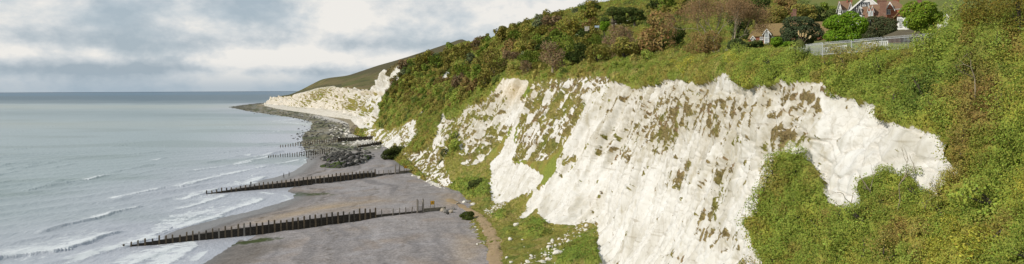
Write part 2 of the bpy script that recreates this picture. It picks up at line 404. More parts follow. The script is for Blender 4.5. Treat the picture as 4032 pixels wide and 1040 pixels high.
CH.append(z2([(950,140),(1060,50),(1200,-60),(1480,-60),(1500,330),(1380,322),(1280,352),(1200,352),(1085,345),(1095,270),(1130,180),(1100,195),(1000,222),(960,272),(910,322),(860,392),(838,372),(890,290),(945,215)],1600,708))
CH.append(z2([(403,432),(450,328),(466,350),(450,432),(482,458),(425,545),(408,500),(440,440)],1400,300))
CH.append(z2([(228,535),(330,448),(352,480),(330,565),(228,562)],1400,300))
CH.append(z2([(168,372),(250,300),(262,322),(180,375)],1400,300))
CH.append(z2([(300,345),(560,240),(575,255),(480,300),(330,400)],1400,300)[:0] or [(1640,455),(1675,420),(1680,430),(1645,465)])
CH.append(z2([(665,648),(722,556),(765,590),(700,648)],1400,0))
CH.append([(1702,362),(1708,350),(1712,362),(1704,375)])
# far cliffs and the spur
CH.append(dz([(664,266),(668,246),(730,240),(762,231),(792,221),(812,204),(830,205),(846,221),(930,225),(950,202),(1003,164),(1007,180),(965,228),(946,300),(930,322),(905,326),(880,300),(800,290),(700,274)]))
# semi-grassed upper left part of the face
SEMI = [dz([(930,322),(950,316),(968,345),(1002,350),(990,380),(940,374),(915,338)]), [(1300 + x * 1.5654, y * 1.5654) for x, y in [(178,386),(236,380),(262,345),(300,372),(285,420),(310,462),(262,486),(236,440)]],
  [(1300 + x * 1.5654, y * 1.5654) for x, y in [(320,330),(345,300),(425,230),(490,215),(480,270),(440,330),(380,400),(330,420),(330,380)]],
  [(1300 + x * 1.5654, y * 1.5654) for x, y in [(120,320),(150,330),(215,300),(225,330),(190,380),(150,370)]],
  [(1300 + x * 1.5654, y * 1.5654) for x, y in [(500,210),(560,200),(700,195),(720,230),(640,290),(590,340),(540,330)]],
 z2([(1300,200),(1480,30),(1760,80),(2000,20),(1990,90),(1700,330),(1600,560),(1480,664),(1230,664),(1210,540),(1290,330)],1400,300)]
wn = np.stack([fbm(np.stack([G[...,0], G[...,1], G[...,2]], -1) / 9.0, 4, 11), fbm(np.stack([G[...,0], G[...,1], G[...,2]], -1) / 9.0, 4, 31)], -1)
wpx = np.clip(900.0 / YY, 1.5, 12) * 1.3
qx = PX + wn[..., 0] * wpx * 1.3; qy = PY + wn[..., 1] * wpx
chalk = np.zeros((Ns, Nt), bool)
for p in CH: chalk |= inpoly(qx, qy, p)
def blur(a, n=2):
    for _ in range(n):
        a = (a + np.roll(a, 1, 0) + np.roll(a, -1, 0)) / 3; a = (a + np.roll(a, 1, 1) + np.roll(a, -1, 1)) / 3
    return a
edge_n = fbm(np.stack([SQ / 1.5 + TQ * 0.8, TQ * 6.0, SQ * 0 + 1.0], -1), 4, 47, 0.6)
chalk = (blur(chalk.astype(float), 14) + 0.42 * edge_n * np.where(YY < 420, 1, 0.5)) > 0.5
chalk &= (TQ < 4.95) & (TQ > 0.02)
chalk |= inpoly(qx, qy, z2([(665,648),(722,556),(765,590),(735,610),(700,648)],1400,0)) & (TQ < 7.5) & (YY < 700)
chalk |= (YY > 640) & (TQ > 0.72 + 0.25 * edge_n) & (TQ < 3.95) & (YY < 2600) & (SQ > sl[15])
semi = np.zeros((Ns, Nt), bool)
for p in SEMI: semi |= inpoly(qx, qy, p)
semi = (blur(semi.astype(float), 14) + 0.5 * edge_n) > 0.5
semi &= TQ < 4.6

# grassy patches that cling to the face: elongated down the fall line
loc = np.stack([SQ / 3.2, TQ * 3.4, np.zeros_like(SQ)], -1)
Yh_ = np.interp(sq, sl, mid[:, 1]); wS = np.clip(Yh_ / 110, 1.0, 14)
SW = np.concatenate([[0], np.cumsum(np.diff(sq) / wS[:-1])])[:, None] + 4.0 * TQ / wS[:, None]
gp = fbm(np.stack([SW / 1.7, TQ * 2.2, SQ * 0 + 3.0], -1), 5, 41, 0.62)
gp_big = fbm(np.stack([SQ / 15.0 + TQ * 0.6, TQ * 1.4, SQ * 0], -1), 3, 51)
DX, DY = PX / D, PY / D
def blob(cx, cy, rx, ry, ang=0.0):
    c, s = math.cos(ang), math.sin(ang); dx, dy = DX - cx, DY - cy
    return np.exp(-(((dx * c + dy * s) / rx) ** 2 + ((-dx * s + dy * c) / ry) ** 2))
dens = -0.40 + 0.25 * gp_big
for b in [(1620,300,120,45,-0.5),(1850,260,200,45,0),(2000,240,90,25,0.3),(1800,430,40,55,-0.9),(1790,330,35,60,-0.7),(1920,360,60,45,-0.6),(1560,230,60,30,-0.6),(1415,395,30,35,-1.0),(1660,350,60,50,-0.8),
          (1400,600,40,25,0),(1760,560,60,30,-1.0),(1690,440,50,25,-0.7),(1990,340,60,25,0.2),(1690,640,30,50,-1.0),(1895,540,25,35,0.0),(1560,395,25,45,-1.1),(1820,600,35,60,-1.1),(1190,310,80,70,-0.6),(1130,330,40,40,-0.6),(2110,350,22,8,-0.6),(2090,250,50,16,0.2),(1480,545,30,40,-1.0),(1240,260,50,30,-0.4),(1200,380,50,30,-0.6)]:
    dens = dens + 0.40 * blob(*b)
dens = np.where(DX > 2060, np.minimum(dens, -0.46 + 0.4 * blob(2110,350,22,8,-0.6) + 0.45 * blob(2090,240,60,20,0.3)), dens)
far = YY > 560
dens = np.where(far, -0.20 + 0.40 * gp_big - 0.25 * sstep(1.2, 0.6, TQ) + 0.5 * blob(900,265,60,22,0.2) + 0.5 * blob(790,240,60,14,-0.5), dens)
gfine = fbm(np.stack([SW / 0.62, TQ * 6.0, SQ * 0 + 7.0], -1), 4, 43, 0.6)
grassy = sstep(0.0, 0.28, gp * 0.48 + gfine * 0.85 + dens)
grassy = np.where(semi & ~chalk, sstep(-0.15, 0.15, gp * 0.75 + 0.7 * gfine + 0.03 + 0.2 * gp_big), grassy)
chalky = chalk | semi
veg = np.where(chalky, grassy, 1.0)
SOLID = ~chalky                                           # closed vegetation

# --- vegetation zones
scrub_right = SOLID & (TQ < 5.3) & (PX > 2880) & (YY < 150)
brink = SOLID & (TQ >= 3.9) & (TQ < 5.6) & (YY < 420) & ~scrub_right
GULLY = [z2([(880,670),(1000,480),(1100,380),(1180,300),(1250,300),(1180,420),(1060,660)],1400,300), z2([(690,664),(700,560),(800,470),(830,640)],1400,300)]
slope_scrub = SOLID & (YY > 285) & (YY < 640) & (TQ < 6.0)
BUSH = [z2([(690,330),(720,260),(800,255),(780,310),(740,350)],1600,708), z2([(890,440),(960,330),(1100,340),(1060,460),(960,500)],1600,708),
        z2([(1180,600),(1260,520),(1440,470),(1520,500),(1560,664),(1200,690)],1600,708), z2([(320,110),(420,0),(660,0),(650,130),(520,150)],1600,708),
        z2([(1560,664),(1600,560),(1680,530),(1690,664)],1600,708)]
talus = SOLID & (TQ < 1.7) & (YY < 285) & ~scrub_right
talus_bush = np.zeros((Ns, Nt), bool)
for p in BUSH: talus_bush |= inpoly(qx, qy, p)
talus_bush = (blur(talus_bush.astype(float), 16) + 0.6 * edge_n) > 0.5
talus_bush &= talus
W1 = [(1600,258),(1660,224),(1800,180),(1920,142),(2050,107),(2193,78),(2300,50),(2400,34),(2560,38),(2700,0),(2975,0),(2990,90),(2940,150),(2740,205),(2560,238),(2350,272),(2150,302),(1990,304),(1950,335),(1850,400),(1740,438),(1700,468),(1640,520),(1560,560),(1530,545),(1500,500),(1490,420),(1540,330),(1572,292)]
W2 = [(2975,20),(3060,-5),(3150,0),(3200,30),(3290,60),(3300,90),(2980,95)]
wood = SOLID & (inpoly(PX, PY, W1) | inpoly(PX, PY, W2)) & (TQ > 3.0) & (TQ < 8.2) & (YY < 1150) & ~slope_scrub & ~brink & ~scrub_right
wood |= SOLID & (TQ > 5.4) & (PX > 2050) & (PX < 3130) & (YY < 600) & ~brink & ~scrub_right
P3 = G.copy()
# scrub height
w1, w2, wid = worley(P3 / np.array([2.9, 2.9, 2.5]) / np.clip(YY / 170, 1, 2.2)[..., None], 5)
v1, v2, vid = worley(P3 / np.array([1.5, 1.5, 1.4]), 6)
dome = np.sqrt(np.clip(1 - (w1 / 0.85) ** 2, 0, 1)); dome2 = np.sqrt(np.clip(1 - (v1 / 0.85) ** 2, 0, 1))
big = 0.5 + 0.5 * fbm(P3 / 11.0, 3, 77)
H = np.zeros((Ns, Nt))
H = np.where(scrub_right, 0.2 + 1.35 * dome * (0.15 + 0.85 * wid) + 0.6 * dome2 + 0.6 * big * sstep(0.5, 0.9, big), H)
H = np.where(scrub_right & (DX > 2380) & (DY < 420), H * 1.7, H)
H = np.where(brink, 0.3 + (0.75 + 1.0 * (PX < 2650)) * dome * wid + 0.45 * dome2, H)
H = np.where(slope_scrub, 0.4 + 1.3 * dome * (0.4 + wid) + 0.6 * dome2, H)
H = np.where(talus & ~talus_bush, 0.1 + 0.35 * dome2 * vid + 0.5 * dome * sstep(0.6, 0.9, wid), H)
H = np.where(talus_bush, 0.4 + 1.0 * dome * (0.5 + wid) + 0.5 * dome2, H)
H = np.where(wood, (0.5 + 2.2 * dome * (0.3 + wid) + 0.6 * dome2) * np.where(PX > 2830, 0.15, 1.0), H)
H = np.where((PX > 2850) & (PX < 3690) & (YY < 110), H * (1 - 0.85 * sstep(3.9, 4.6, TQ)), H)
H = np.where((PX > 2850) & (PX < 3690) & (YY < 110) & (TQ > 5.0), 0.1, H)
H = np.where((PX > 2780) & (PX < 3240) & (YY < 220) & (TQ > 4.5), H * 0.3, H)
inland = SOLID & (H == 0) & (TQ >= 5)
H = np.where(inland, 0.25 * dome2, H)
# feather the canopy towards chalk edges
soft = np.clip(blur(SOLID.astype(float), 3) * 1.6 - 0.6, 0, 1)
H = H * np.where(SOLID, 0.35 + 0.65 * soft, 0)

# --- chalk relief: buttresses, flutes, bedding, broken blocks
sc = np.clip(YY / 130.0, 1.0, 6.0)
ph = np.where(YY > 560, 1, 0)
cl = sstep(0.6, 1.3, TQ) * (1 - sstep(3.7, 4.3, TQ))
rb = fbm(np.stack([SQ / 13.0 + TQ * 0.25, TQ * 0.35, SQ * 0], -1), 3, 90)
fl = np.abs(fbm(np.stack([SQ / 4.6 + TQ * 0.85, TQ * 0.35, SQ * 0 + 9], -1), 3, 91))
fl2 = np.abs(fbm(np.stack([SQ / 1.8 + TQ * 2.1, TQ * 0.7, SQ * 0 + 4], -1), 3, 92))
k1, k2, kid = worley(np.stack([SQ / 2.6 + 0.35 * wn[..., 0], G[..., 2] / 2.1 + 0.35 * wn[..., 1], SQ * 0], -1), 15)
k1b, k2b, kidb = worley(np.stack([SQ / 0.95, G[..., 2] / 0.8, SQ * 0 + 2], -1), 16)
bed = vnoise(np.stack([SQ / 40.0, G[..., 2] / 0.9 + 0.02 * SQ, SQ * 0], -1), 93)
amp = np.where(far, 2.6, 1.0)
disp = cl * amp * (2.0 * rb - 1.9 * np.clip(YY / 120, 0.3, 1) * (1 - np.clip(fl * 2.2, 0, 1)) + 0.30 * np.clip(YY / 130, 0.25, 1) * np.clip(fl2 * 2, 0, 1) + 0.30 * (kid - 0.5) - 0.30 * sstep(0.08, 0.0, k2 - k1) + 0.05 * (kidb - 0.5) + 0.14 * bed)
disp = disp + np.where(far, cl * 15.0 * np.abs(fbm(np.stack([SQ / 34.0 + TQ * 0.3, TQ * 0.3, SQ * 0 + 6], -1), 3, 95)) - 5 * cl, 0)
chs = blur(np.maximum(chalky.astype(float), 0.25), 2)
relief = disp * chs
relief = relief + np.where(chalky, 0.22 * grassy * (0.3 + dome2), 0)
# general ground roughness
relief = relief + np.where(~chalky, 0.25 * fbm(P3 / 5.0, 3, 99), 0)
base = G + NRM * relief[..., None]
NB = grid_normals(base)
if NB[Ns // 3, 150, 0] > 0: NB = -NB
up = np.array([0, 0, 1.0]); dirc = NB * 0.75 + up * 0.35; dirc /= np.linalg.norm(dirc, axis=-1, keepdims=True)
TOP = base + dirc * (H * 0.80)[..., None]
NT = grid_normals(TOP)
if NT[Ns // 3, 150, 0] > 0: NT = -NT

# --- vegetation colours (species patches; true leaf colours)
YG = np.array([0.295, 0.310, 0.062]); GR = np.array([0.168, 0.220, 0.044]); DG = np.array([0.060, 0.095, 0.026]); OL = np.array([0.210, 0.195, 0.052])
BR = np.array([0.220, 0.155, 0.062]); ST_ = np.array([0.33, 0.275, 0.125]); GG = np.array([0.175, 0.240, 0.054]); GREY = np.array([0.15, 0.16, 0.10])
def lerp(a, b, t): return a + (b - a) * t[..., None]
def palette(P, mode, seed):
    n1 = fbm(P / 7.0, 3, seed); n2 = fbm(P / 2.6, 3, seed + 5); n3 = fbm(P / 16.0, 2, seed + 9)
    c = np.broadcast_to(GR, P.shape).copy()
    if mode == 'right':
        c = c * 1.12
        c = lerp(c, np.broadcast_to(YG, P.shape), sstep(-0.15, 0.6, n1 + 0.5 * n2) * 0.85)
        c = lerp(c, np.broadcast_to(OL, P.shape), sstep(0.05, 0.5, n2 - 0.3 * n1) * 0.8)
        px, py = proj(P); dx, dy = px / D, py / D
        br = 0.75 * np.exp(-(((dx - 2500) / 90) ** 2 + ((dy - 290) / 130) ** 2)) + 0.5 * np.exp(-(((dx - 2270) / 100) ** 2 + ((dy - 590) / 80) ** 2)) + 0.5 * np.exp(-(((dx - 2540) / 100) ** 2 + ((dy - 80) / 90) ** 2)) + 0.5 * np.exp(-(((dx - 2050) / 60) ** 2 + ((dy - 640) / 50) ** 2))
        c = lerp(c, np.broadcast_to(BR, P.shape), np.clip(sstep(0.25, 0.85, br + 0.5 * n2 + 0.25 * n1), 0, 0.9))
        c = lerp(c, np.broadcast_to(DG * 1.4, P.shape), sstep(0.25, 0.7, n3 - 0.4 * n1) * 0.7)
    elif mode == 'brink':
        c = lerp(c, np.broadcast_to(OL, P.shape), sstep(-0.1, 0.4, n1))
        c = lerp(c, np.broadcast_to(YG, P.shape), sstep(0.1, 0.5, n2 + 0.3 * n3) * 0.7)
        c = lerp(c, np.broadcast_to(ST_, P.shape), sstep(0.0, 0.5, n2 - 0.6 * n1) * 0.6)
        c = lerp(c, np.broadcast_to(BR, P.shape), sstep(0.35, 0.7, n3 + 0.4 * n2) * 0.5)
    elif mode == 'slope':
        c = lerp(c, np.broadcast_to(OL, P.shape), sstep(-0.35, 0.25, n1))
        c = lerp(c, np.broadcast_to(BR, P.shape), sstep(0.3, 0.8, n1 + 0.6 * n2) * 0.6)
        c = lerp(c, np.broadcast_to(DG, P.shape), sstep(0.2, 0.6, -n3 + 0.5 * n2) * 0.9)
        c = lerp(c, np.broadcast_to(GG, P.shape), sstep(0.3, 0.7, n3 + 0.5 * n2) * 0.8)
    elif mode == 'grass':
        c = np.broadcast_to(np.array([0.200, 0.205, 0.052]), P.shape).copy()
        c = lerp(c, np.broadcast_to(GG * 0.9, P.shape), sstep(0.0, 0.5, n1 + 0.4 * n2) * 0.8)
        n4 = fbm(P / 0.9, 3, seed + 30)
        c = lerp(c, np.broadcast_to(ST_ * 0.9, P.shape), sstep(0.0, 0.5, n4 + 0.6 * n2 - 0.4 * n1) * 0.75)
        c = lerp(c, np.broadcast_to(DG, P.shape), sstep(0.15, 0.6, -n4 + 0.5 * n1) * 0.6)
    elif mode == 'tuft':
        c = np.broadcast_to(np.array([0.205, 0.172, 0.092]), P.shape).copy()
        c = lerp(c, np.broadcast_to(np.array([0.170, 0.170, 0.055]), P.shape), sstep(-0.1, 0.4, n1))
        c = lerp(c, np.broadcast_to(np.array([0.20, 0.15, 0.09]), P.shape), sstep(0.15, 0.5, n2))
    elif mode == 'down':
        c = np.broadcast_to(np.array([0.165, 0.150, 0.072]), P.shape).copy()
        c = lerp(c, np.broadcast_to(np.array([0.115, 0.140, 0.045]), P.shape), sstep(-0.1, 0.3, fbm(P / 60.0, 3, seed)))
        c = lerp(c, np.broadcast_to(np.array([0.070, 0.075, 0.034]), P.shape), sstep(0.12, 0.4, fbm(P / 26.0, 4, seed + 3)) * 0.8)
        c = lerp(c, np.broadcast_to(np.array([0.085, 0.085, 0.048]), P.shape), sstep(64, 82, P[..., 2] + 6 * n3) * 0.9)
    elif mode == 'field':
        c = np.broadcast_to(np.array([0.115, 0.150, 0.045]), P.shape).copy()
        c = lerp(c, np.broadcast_to(np.array([0.16, 0.155, 0.060]), P.shape), sstep(-0.1, 0.5, n3 + 0.4 * n1))
        c = lerp(c, np.broadcast_to(np.array([0.07, 0.09, 0.03]), P.shape), sstep(0.25, 0.5, fbm(P / 20.0, 3, seed + 2)) * 0.7)
    return c
VC = palette(P3, 'slope', 200) * np.array([0.98, 0.94, 0.98])
VC = np.where(scrub_right[..., None], palette(P3, 'right', 210), VC)
VC = np.where(brink[..., None], palette(P3, 'brink', 220), VC)
VC = np.where((talus & ~talus_bush)[..., None], palette(P3, 'grass', 230), VC)
VC = np.where(talus_bush[..., None], palette(P3, 'right', 240) * np.array([0.86, 0.92, 0.95]), VC)
tuft_c = palette(P3, 'tuft', 250); tuft_c = np.where((semi | (DX < 1500))[..., None], lerp(tuft_c, palette(P3, 'grass', 251), sstep(-0.3, 0.3, gp_big + 0.4 * gp) * 0.8), tuft_c)
VC = np.where(chalky[..., None], tuft_c, VC)
downs = (SQ > sl[15] + 2) & ~chalky & (TQ > 3.5)
VC = np.where(((SQ > sl[15]) & (TQ < 1.2) & ~chalky)[..., None], np.array([0.20, 0.185, 0.15]) * (1 + 0.6 * fbm(P3 / 3.0, 3, 255))[..., None], VC)
VC = np.where(downs[..., None], palette(P3, 'down', 260) * np.array([0.80, 0.76, 0.80]), VC)
tipd = downs & (PX < 1345) & (TQ < 5.35 + 0.5 * wn[..., 0])
VC = np.where(tipd[..., None], np.array([0.070, 0.070, 0.036]) * (1 + 0.4 * wn[..., :1]), VC)
field = (TQ > 6.0) & (YY < 560) & (PX > 3130)
VC = np.where(wood[..., None], palette(P3, 'slope', 280) * 0.95, VC)
VC = np.where(field[..., None], palette(P3, 'field', 270), VC)
warm = np.where(far, 0.42, 0.0) * (1 - sstep(1330, 1480, PX)) + 0.9 * np.exp(-((DX - 1290) / 45) ** 2 - ((DY - 225) / 28) ** 2) + 0.5 * np.exp(-((DY - 232) / 6) ** 2) * (far & (DX > 900))
warm = np.clip(warm + 0.15 * wn[..., 0], 0, 1)

st1 = fbm(np.stack([SW / 1.3, TQ * 1.5, SQ * 0 + 21.0], -1), 5, 701, 0.6); st2 = fbm(np.stack([SW / 0.5, TQ * 3.6, SQ * 0 + 23.0], -1), 4, 702, 0.6)
stain = sstep(-0.05, 0.55, st1 * 0.7 + 0.5 * st2 + 0.30 * sstep(1.8, 3.6, TQ) - 0.16 + 0.9 * (dens + 0.40) * (YY < 560))
stain = np.clip(stain * np.where(DX > 2060, 0.45, 0.8), 0, 1)
idx = np.arange(Ns * Nt).reshape(Ns, Nt)
quads = np.stack([idx[:-1, :-1], idx[:-1, 1:], idx[1:, 1:], idx[1:, :-1]], -1).reshape(-1, 4)
me = new_mesh_np('cliff', TOP.reshape(-1, 3), quads, smooth=False)
me.polygons.foreach_set('use_smooth', np.ones(len(quads), bool))
set_attr(me, 'veg', veg.ravel()); set_attr(me, 'warm', warm.ravel()); set_attr(me, 'Col', np.clip(VC * np.array([1.16, 1.10, 1.0]), 0, 0.9).reshape(-1, 3), kind='FLOAT_COLOR'); set_attr(me, 'stain', stain.ravel())
tag(link('cliff', me, M['cliff']), kind='structure')
print('cliff', Ns, Nt, Ns * Nt, time.time() - T0)

# ------------------------------------------------------------------ leaves
def leaf_mesh(name, C, Nn, L, colr, mat, aspect=0.55, parent=None, jitter=1.0, r=rng):
    n = len(C)
    Nn = Nn + r.normal(0, 0.55 * jitter, (n, 3)); Nn /= np.linalg.norm(Nn, axis=1, keepdims=True) + 1e-9
    t = r.normal(0, 1, (n, 3)); t -= Nn * (t * Nn).sum(1, keepdims=True); t /= np.linalg.norm(t, axis=1, keepdims=True) + 1e-9
    b = np.cross(Nn, t); L = np.broadcast_to(L, (n,))[:, None]
    V = np.stack([C - t * L * 0.5, C + b * L * aspect * 0.5 + Nn * L * 0.06, C + t * L * 0.5, C - b * L * aspect * 0.5 + Nn * L * 0.06], 1).reshape(-1, 3)
    me = new_mesh_np(name, V, np.arange(4 * n).reshape(n, 4))
    set_attr(me, 'Col', np.clip(colr * np.array([1.16, 1.10, 1.0]), 0.004, 0.9), 'FACE', 'FLOAT_COLOR')
    return link(name, me, mat, parent)

def scatter(mask, cover, thick, lfac, Lmin, Lmax, aspect, name, jit=0.75, bright=0.22, bias=None, ground=None):
    """leaf sprays over the cells of the terrain where mask is set"""
    m = mask[:-1, :-1] & (PX[:-1, :-1] > 1350) & (PX[:-1, :-1] < 4500) & (PY[:-1, :-1] < 1320) & (PY[:-1, :-1] > -260)
    a, b, c, d = TOP[:-1, :-1], TOP[1:, :-1], TOP[1:, 1:], TOP[:-1, 1:]
    area = 0.5 * np.linalg.norm(np.cross(c - a, d - b), axis=-1)
    Lc = np.clip(YY[:-1, :-1] * lfac, Lmin, Lmax)
    # cells that face the camera's side of the coast get full cover
    view = -(a / np.linalg.norm(a, axis=-1, keepdims=True))
    w = np.where(m, area * cover / (0.5 * Lc * Lc * aspect * 2), 0) * (0.15 + 0.85 * sstep(0.25, 0.8, soft[:-1, :-1]) if name != 'grass_tufts' else 1)
    n = int(w.sum()); ii = np.searchsorted(np.cumsum(w.ravel()), rng.random(n) * w.sum())
    ii = np.clip(ii, 0, w.size - 1)
    u, v = rng.random((n, 1)), rng.random((n, 1))
    fa, fb, fc, fd = (q.reshape(-1, 3)[ii] for q in (a, b, c, d))
    C = fa * (1 - u) * (1 - v) + fb * u * (1 - v) + fc * u * v + fd * (1 - u) * v
    nn = NT[:-1, :-1].reshape(-1, 3)[ii]
    hh = rng.random((n, 1)) ** 1.5 * thick * (0.15 + 0.85 * soft[:-1, :-1].reshape(-1)[ii][:, None]) * (0.4 + 0.6 * np.clip(H[:-1, :-1].reshape(-1)[ii][:, None], 0.2, 1.6))
    C = C + nn * hh + rng.normal(0, 0.25, (n, 3)) * hh
    L = Lc.ravel()[ii] * rng.uniform(0.7, 1.35, n)
    cc = VC[:-1, :-1].reshape(-1, 3)[ii]
    tw = fbm(C / 0.9, 2, 300)[:, None]
    cc = cc * np.clip(1 + bright * rng.normal(0, 1, (n, 1)) + 0.28 * tw, 0.4, 1.8) * (1 + rng.normal(0, 0.09, (n, 3)))
    o = leaf_mesh(name, C, nn + (bias if bias is not None else np.array([-0.50, -0.28, 0.55])), L, cc, M['leaf'], aspect, jitter=jit)
    print(name, n, round(time.time() - T0, 1)); return o

tag(scatter(scrub_right, 1.5, 0.75, 0.0026, 0.13, 0.5, 0.62, 'scrub_foliage'), kind='stuff')
tag(scatter(brink | talus_bush, 1.3, 0.45, 0.0026, 0.15, 0.8, 0.5, 'hedge_foliage'), kind='stuff')
tag(scatter(wood, 0.9, 0.9, 0.0027, 0.4, 2.0, 0.6, 'woodland_undergrowth'), kind='stuff')
tag(scatter(slope_scrub, 1.1, 0.7, 0.0027, 0.3, 1.6, 0.6, 'undergrowth'), kind='stuff')
tag(scatter(talus & ~talus_bush, 0.55, 0.22, 0.0024, 0.15, 0.6, 0.22, 'grass', jit=0.7), kind='stuff')
tag(scatter(chalky & (grassy > 0.5) & (YY < 420), 1.2, 0.55, 0.0022, 0.15, 0.8, 0.3, 'grass_tufts', jit=0.9, bright=0.26), kind='stuff')

# ------------------------------------------------------------------ beach (one sheet that runs under sea and cliff)
SHORE_PX = [(700,1075),(760,1040),(803,1005),(822,985),(790,974),(738,930),(832,892),(930,860),(1020,836),(1095,806),(1150,782),(1128,768),(1045,757),(985,745),(1062,722),(1118,698),(1160,682),(1172,672),(1190,655),(1210,640),(1204,615),(1202,590),(1196,555),(1200,528),(1228,508),(1232,480),(1172,466),(1100,455),(1040,447),(970,436),(925,427),(905,422),(930,417),(985,410),(1040,404)]
SHORE = np.array([ground(*p)[:2] for p in SHORE_PX])
LAND = np.concatenate([[(-3, 20), (-60, 120)], SHORE, [(-650, 2600), (600, 2600), (600, 20)]])
G1 = np.array([(-99.8, 176.0), (-36.5, 208.5), (-12.0, 221.0)])     # groyne lines in plan
G2 = np.array([(-119.0, 267.0), (-53.5, 311.0), (-29.0, 327.0)])

def shore_dist(x, y):
    d, _ = polydist(x, y, LAND, True)
    return np.where(inpoly(x, y, LAND), d, -d)

def side(x, y, g):
    a, b = g[0], g[-1]; d = (b - a) / np.linalg.norm(b - a)
    return -(x - a[0]) * d[1] + (y - a[1]) * d[0], (x - a[0]) * d[0] + (y - a[1]) * d[1], np.linalg.norm(b - a)

def beach_z(x, y):
    d = shore_dist(x, y)
    near = sstep(520, 420, y)
    z = np.where(d > 0, 2.6 * (1 - np.exp(-d / 34.0)) * near + (1 - near) * 1.6 * (1 - np.exp(-d / 60.0)), np.maximum(d * 0.06, -4))
    z = z + np.where(d > 0, 0.25 * np.exp(-((d - 38) / 7.0) ** 2) * near, 0)
    for g in (G1, G2):
        s, t, L = side(x, y, g)
        on = sstep(2, 18, t) * sstep(L + 6, L - 14, t)
        z = z + on * (1.4 * np.exp(-np.maximum(s, 0) / 22.0) * sstep(0.2, 3.2, s) - 1.05 * sstep(L * 0.76, L * 0.55, t) * np.exp(np.minimum(s, 0) / 15.0) * sstep(3.2, 0.2, s))
    return z

rowY = [95.0]
while rowY[-1] < 2500: rowY.append(rowY[-1] + max(0.55, rowY[-1] ** 2 / (CAMZ * 686) * 0.8))
rowY = np.array(rowY); rr = np.linspace(-0.62, 0.14, 620)
bx = rowY[:, None] * rr[None, :]; by = np.broadcast_to(rowY[:, None], bx.shape)
bzz = beach_z(bx, by); bd = shore_dist(bx, by)
BP = np.stack([bx, by, bx * 0], -1)
q1 = fbm(BP / 14.0, 4, 400); q2 = fbm(BP / 3.0, 4, 410); q3 = fbm(np.stack([bx / 30 + by / 60, by / 9 - bx / 14, bx * 0], -1), 3, 420)
bzz = bzz + np.where(by > 430, 0.5 * np.abs(fbm(BP / 6.0, 4, 430)) * sstep(430, 520, by), 0.05 * q2) 
SH = np.array([0.345, 0.328, 0.312]); PINK = np.array([0.35, 0.305, 0.26]); SAND = np.array([0.42, 0.31, 0.19]); GREYS = np.array([0.36, 0.35, 0.345]); WETC = np.array([0.145, 0.125, 0.105]); WEED = np.array([0.055, 0.070, 0.018]); REEF = np.array([0.22, 0.195, 0.125]); DARKR = np.array([0.085, 0.080, 0.055])
bc = np.broadcast_to(SH, BP.shape).copy()
xs_, ys_ = BP[..., 0], BP[..., 1]; dwarp = bd + 5 * fbm(BP / 25.0, 3, 460)
rid = fbm(np.stack([dwarp / 4.5, (0.55 * xs_ + 0.83 * ys_) / 45, xs_ * 0], -1), 4, 470)
bzz = bzz + np.where((bd > 3) & (by < 430), 0.16 * rid + 0.22 * np.exp(-((dwarp - 24) / 2.2) ** 2) + 0.2 * np.exp(-((dwarp - 47) / 2.5) ** 2), 0)
def bl(c, k, t): return c + (np.broadcast_to(k, c.shape) - c) * np.clip(t, 0, 1)[..., None]
bc = bl(bc, GREYS, sstep(-0.1, 0.45, q3)); bc = bl(bc, PINK, sstep(0.0, 0.5, q1) * 0.9)
bc = bl(bc, GREYS * 0.62, sstep(0.02, 0.5, rid) * 0.7); bc = bl(bc, np.array([0.43, 0.42, 0.41]), sstep(0.1, 0.5, -rid) * 0.6)
wl_ = np.exp(-((dwarp - 13) / 1.3) ** 2) + 0.8 * np.exp(-((dwarp - 31) / 1.0) ** 2)
bc = bl(bc, np.array([0.10, 0.085, 0.06]), wl_ * sstep(0.05, 0.5, fbm(np.stack([xs_ / 2.2, ys_ / 2.2, xs_ * 0], -1), 4, 480) + 0.25) * (by < 430) * 0.75)
bc = bc * np.array([0.855, 0.815, 0.82])
bqx, bqy = proj(np.stack([bx, by, bzz], -1))
def bb(cx, cy, rx, ry, a=0.0):
    c, s = math.cos(a), math.sin(a); dx, dy = bqx - cx, bqy - cy
    return np.exp(-(((dx * c + dy * s) / rx) ** 2 + ((-dx * s + dy * c) / ry) ** 2))
sandy = bb(1330, 812, 190, 16, -0.12) + bb(1120, 850, 150, 10, -0.2) + 0.8 * bb(1840, 985, 60, 60) + bb(1770, 790, 40, 25) + 0.6 * bb(1250, 700, 120, 9, -0.15)
bc = bl(bc, SAND, sandy * (0.55 + 0.6 * q3))
bc = bl(bc, np.array([0.155, 0.125, 0.10]), sstep(0.45, 1.0, 0.8 * bb(1592, 950, 14, 62, 0.35) + 0.8 * bb(1603, 735, 12, 30, 0.35) + 0.7 * q2) * 0.45)
wet = sstep(13, 2.5, bd + 2.5 * q2) * (by < 470)
bc = bl(bc, WETC, wet * 0.8)
bc = bl(bc, WETC * 1.15, 0.7 * sstep(0.3, 0.9, bb(900, 1010, 140, 45) + bb(1000, 985, 160, 25, -0.2) + 0.3 * q1))
weed = bb(1000, 950, 150, 12, -0.13) + bb(1110, 768, 75, 10) + 0.7 * bb(1250, 765, 120, 9)
bc = bl(bc, WEED, sstep(0.35, 0.75, weed + 0.55 * q2 - 0.1))
reef = sstep(400, 480, by - 0.12 * (bx + 100)) * sstep(0.2, 0.5, bb(1250, 500, 400, 110) + 0.6)
rf = bl(np.broadcast_to(REEF, BP.shape).copy(), np.array([0.30, 0.285, 0.25]), sstep(-0.1, 0.4, q1))
rf = bl(rf, WEED * 1.25, sstep(0.02, 0.35, fbm(BP / np.array([22.0, 40.0, 1]), 4, 440)) * 0.8)
rf = bl(rf, DARKR, sstep(0.12, 0.4, fbm(BP / 7.0, 4, 450)) * 0.75 + 0.8 * sstep(1200, 1700, by) * sstep(60, 5, bd))
rf = bl(rf, np.array([0.55, 0.52, 0.47]), sstep(0.25, 0.6, 0.9 * bb(1430, 520, 70, 60) + 0.8 * bb(1330, 470, 120, 12, 0.15) + 0.4 * q2))
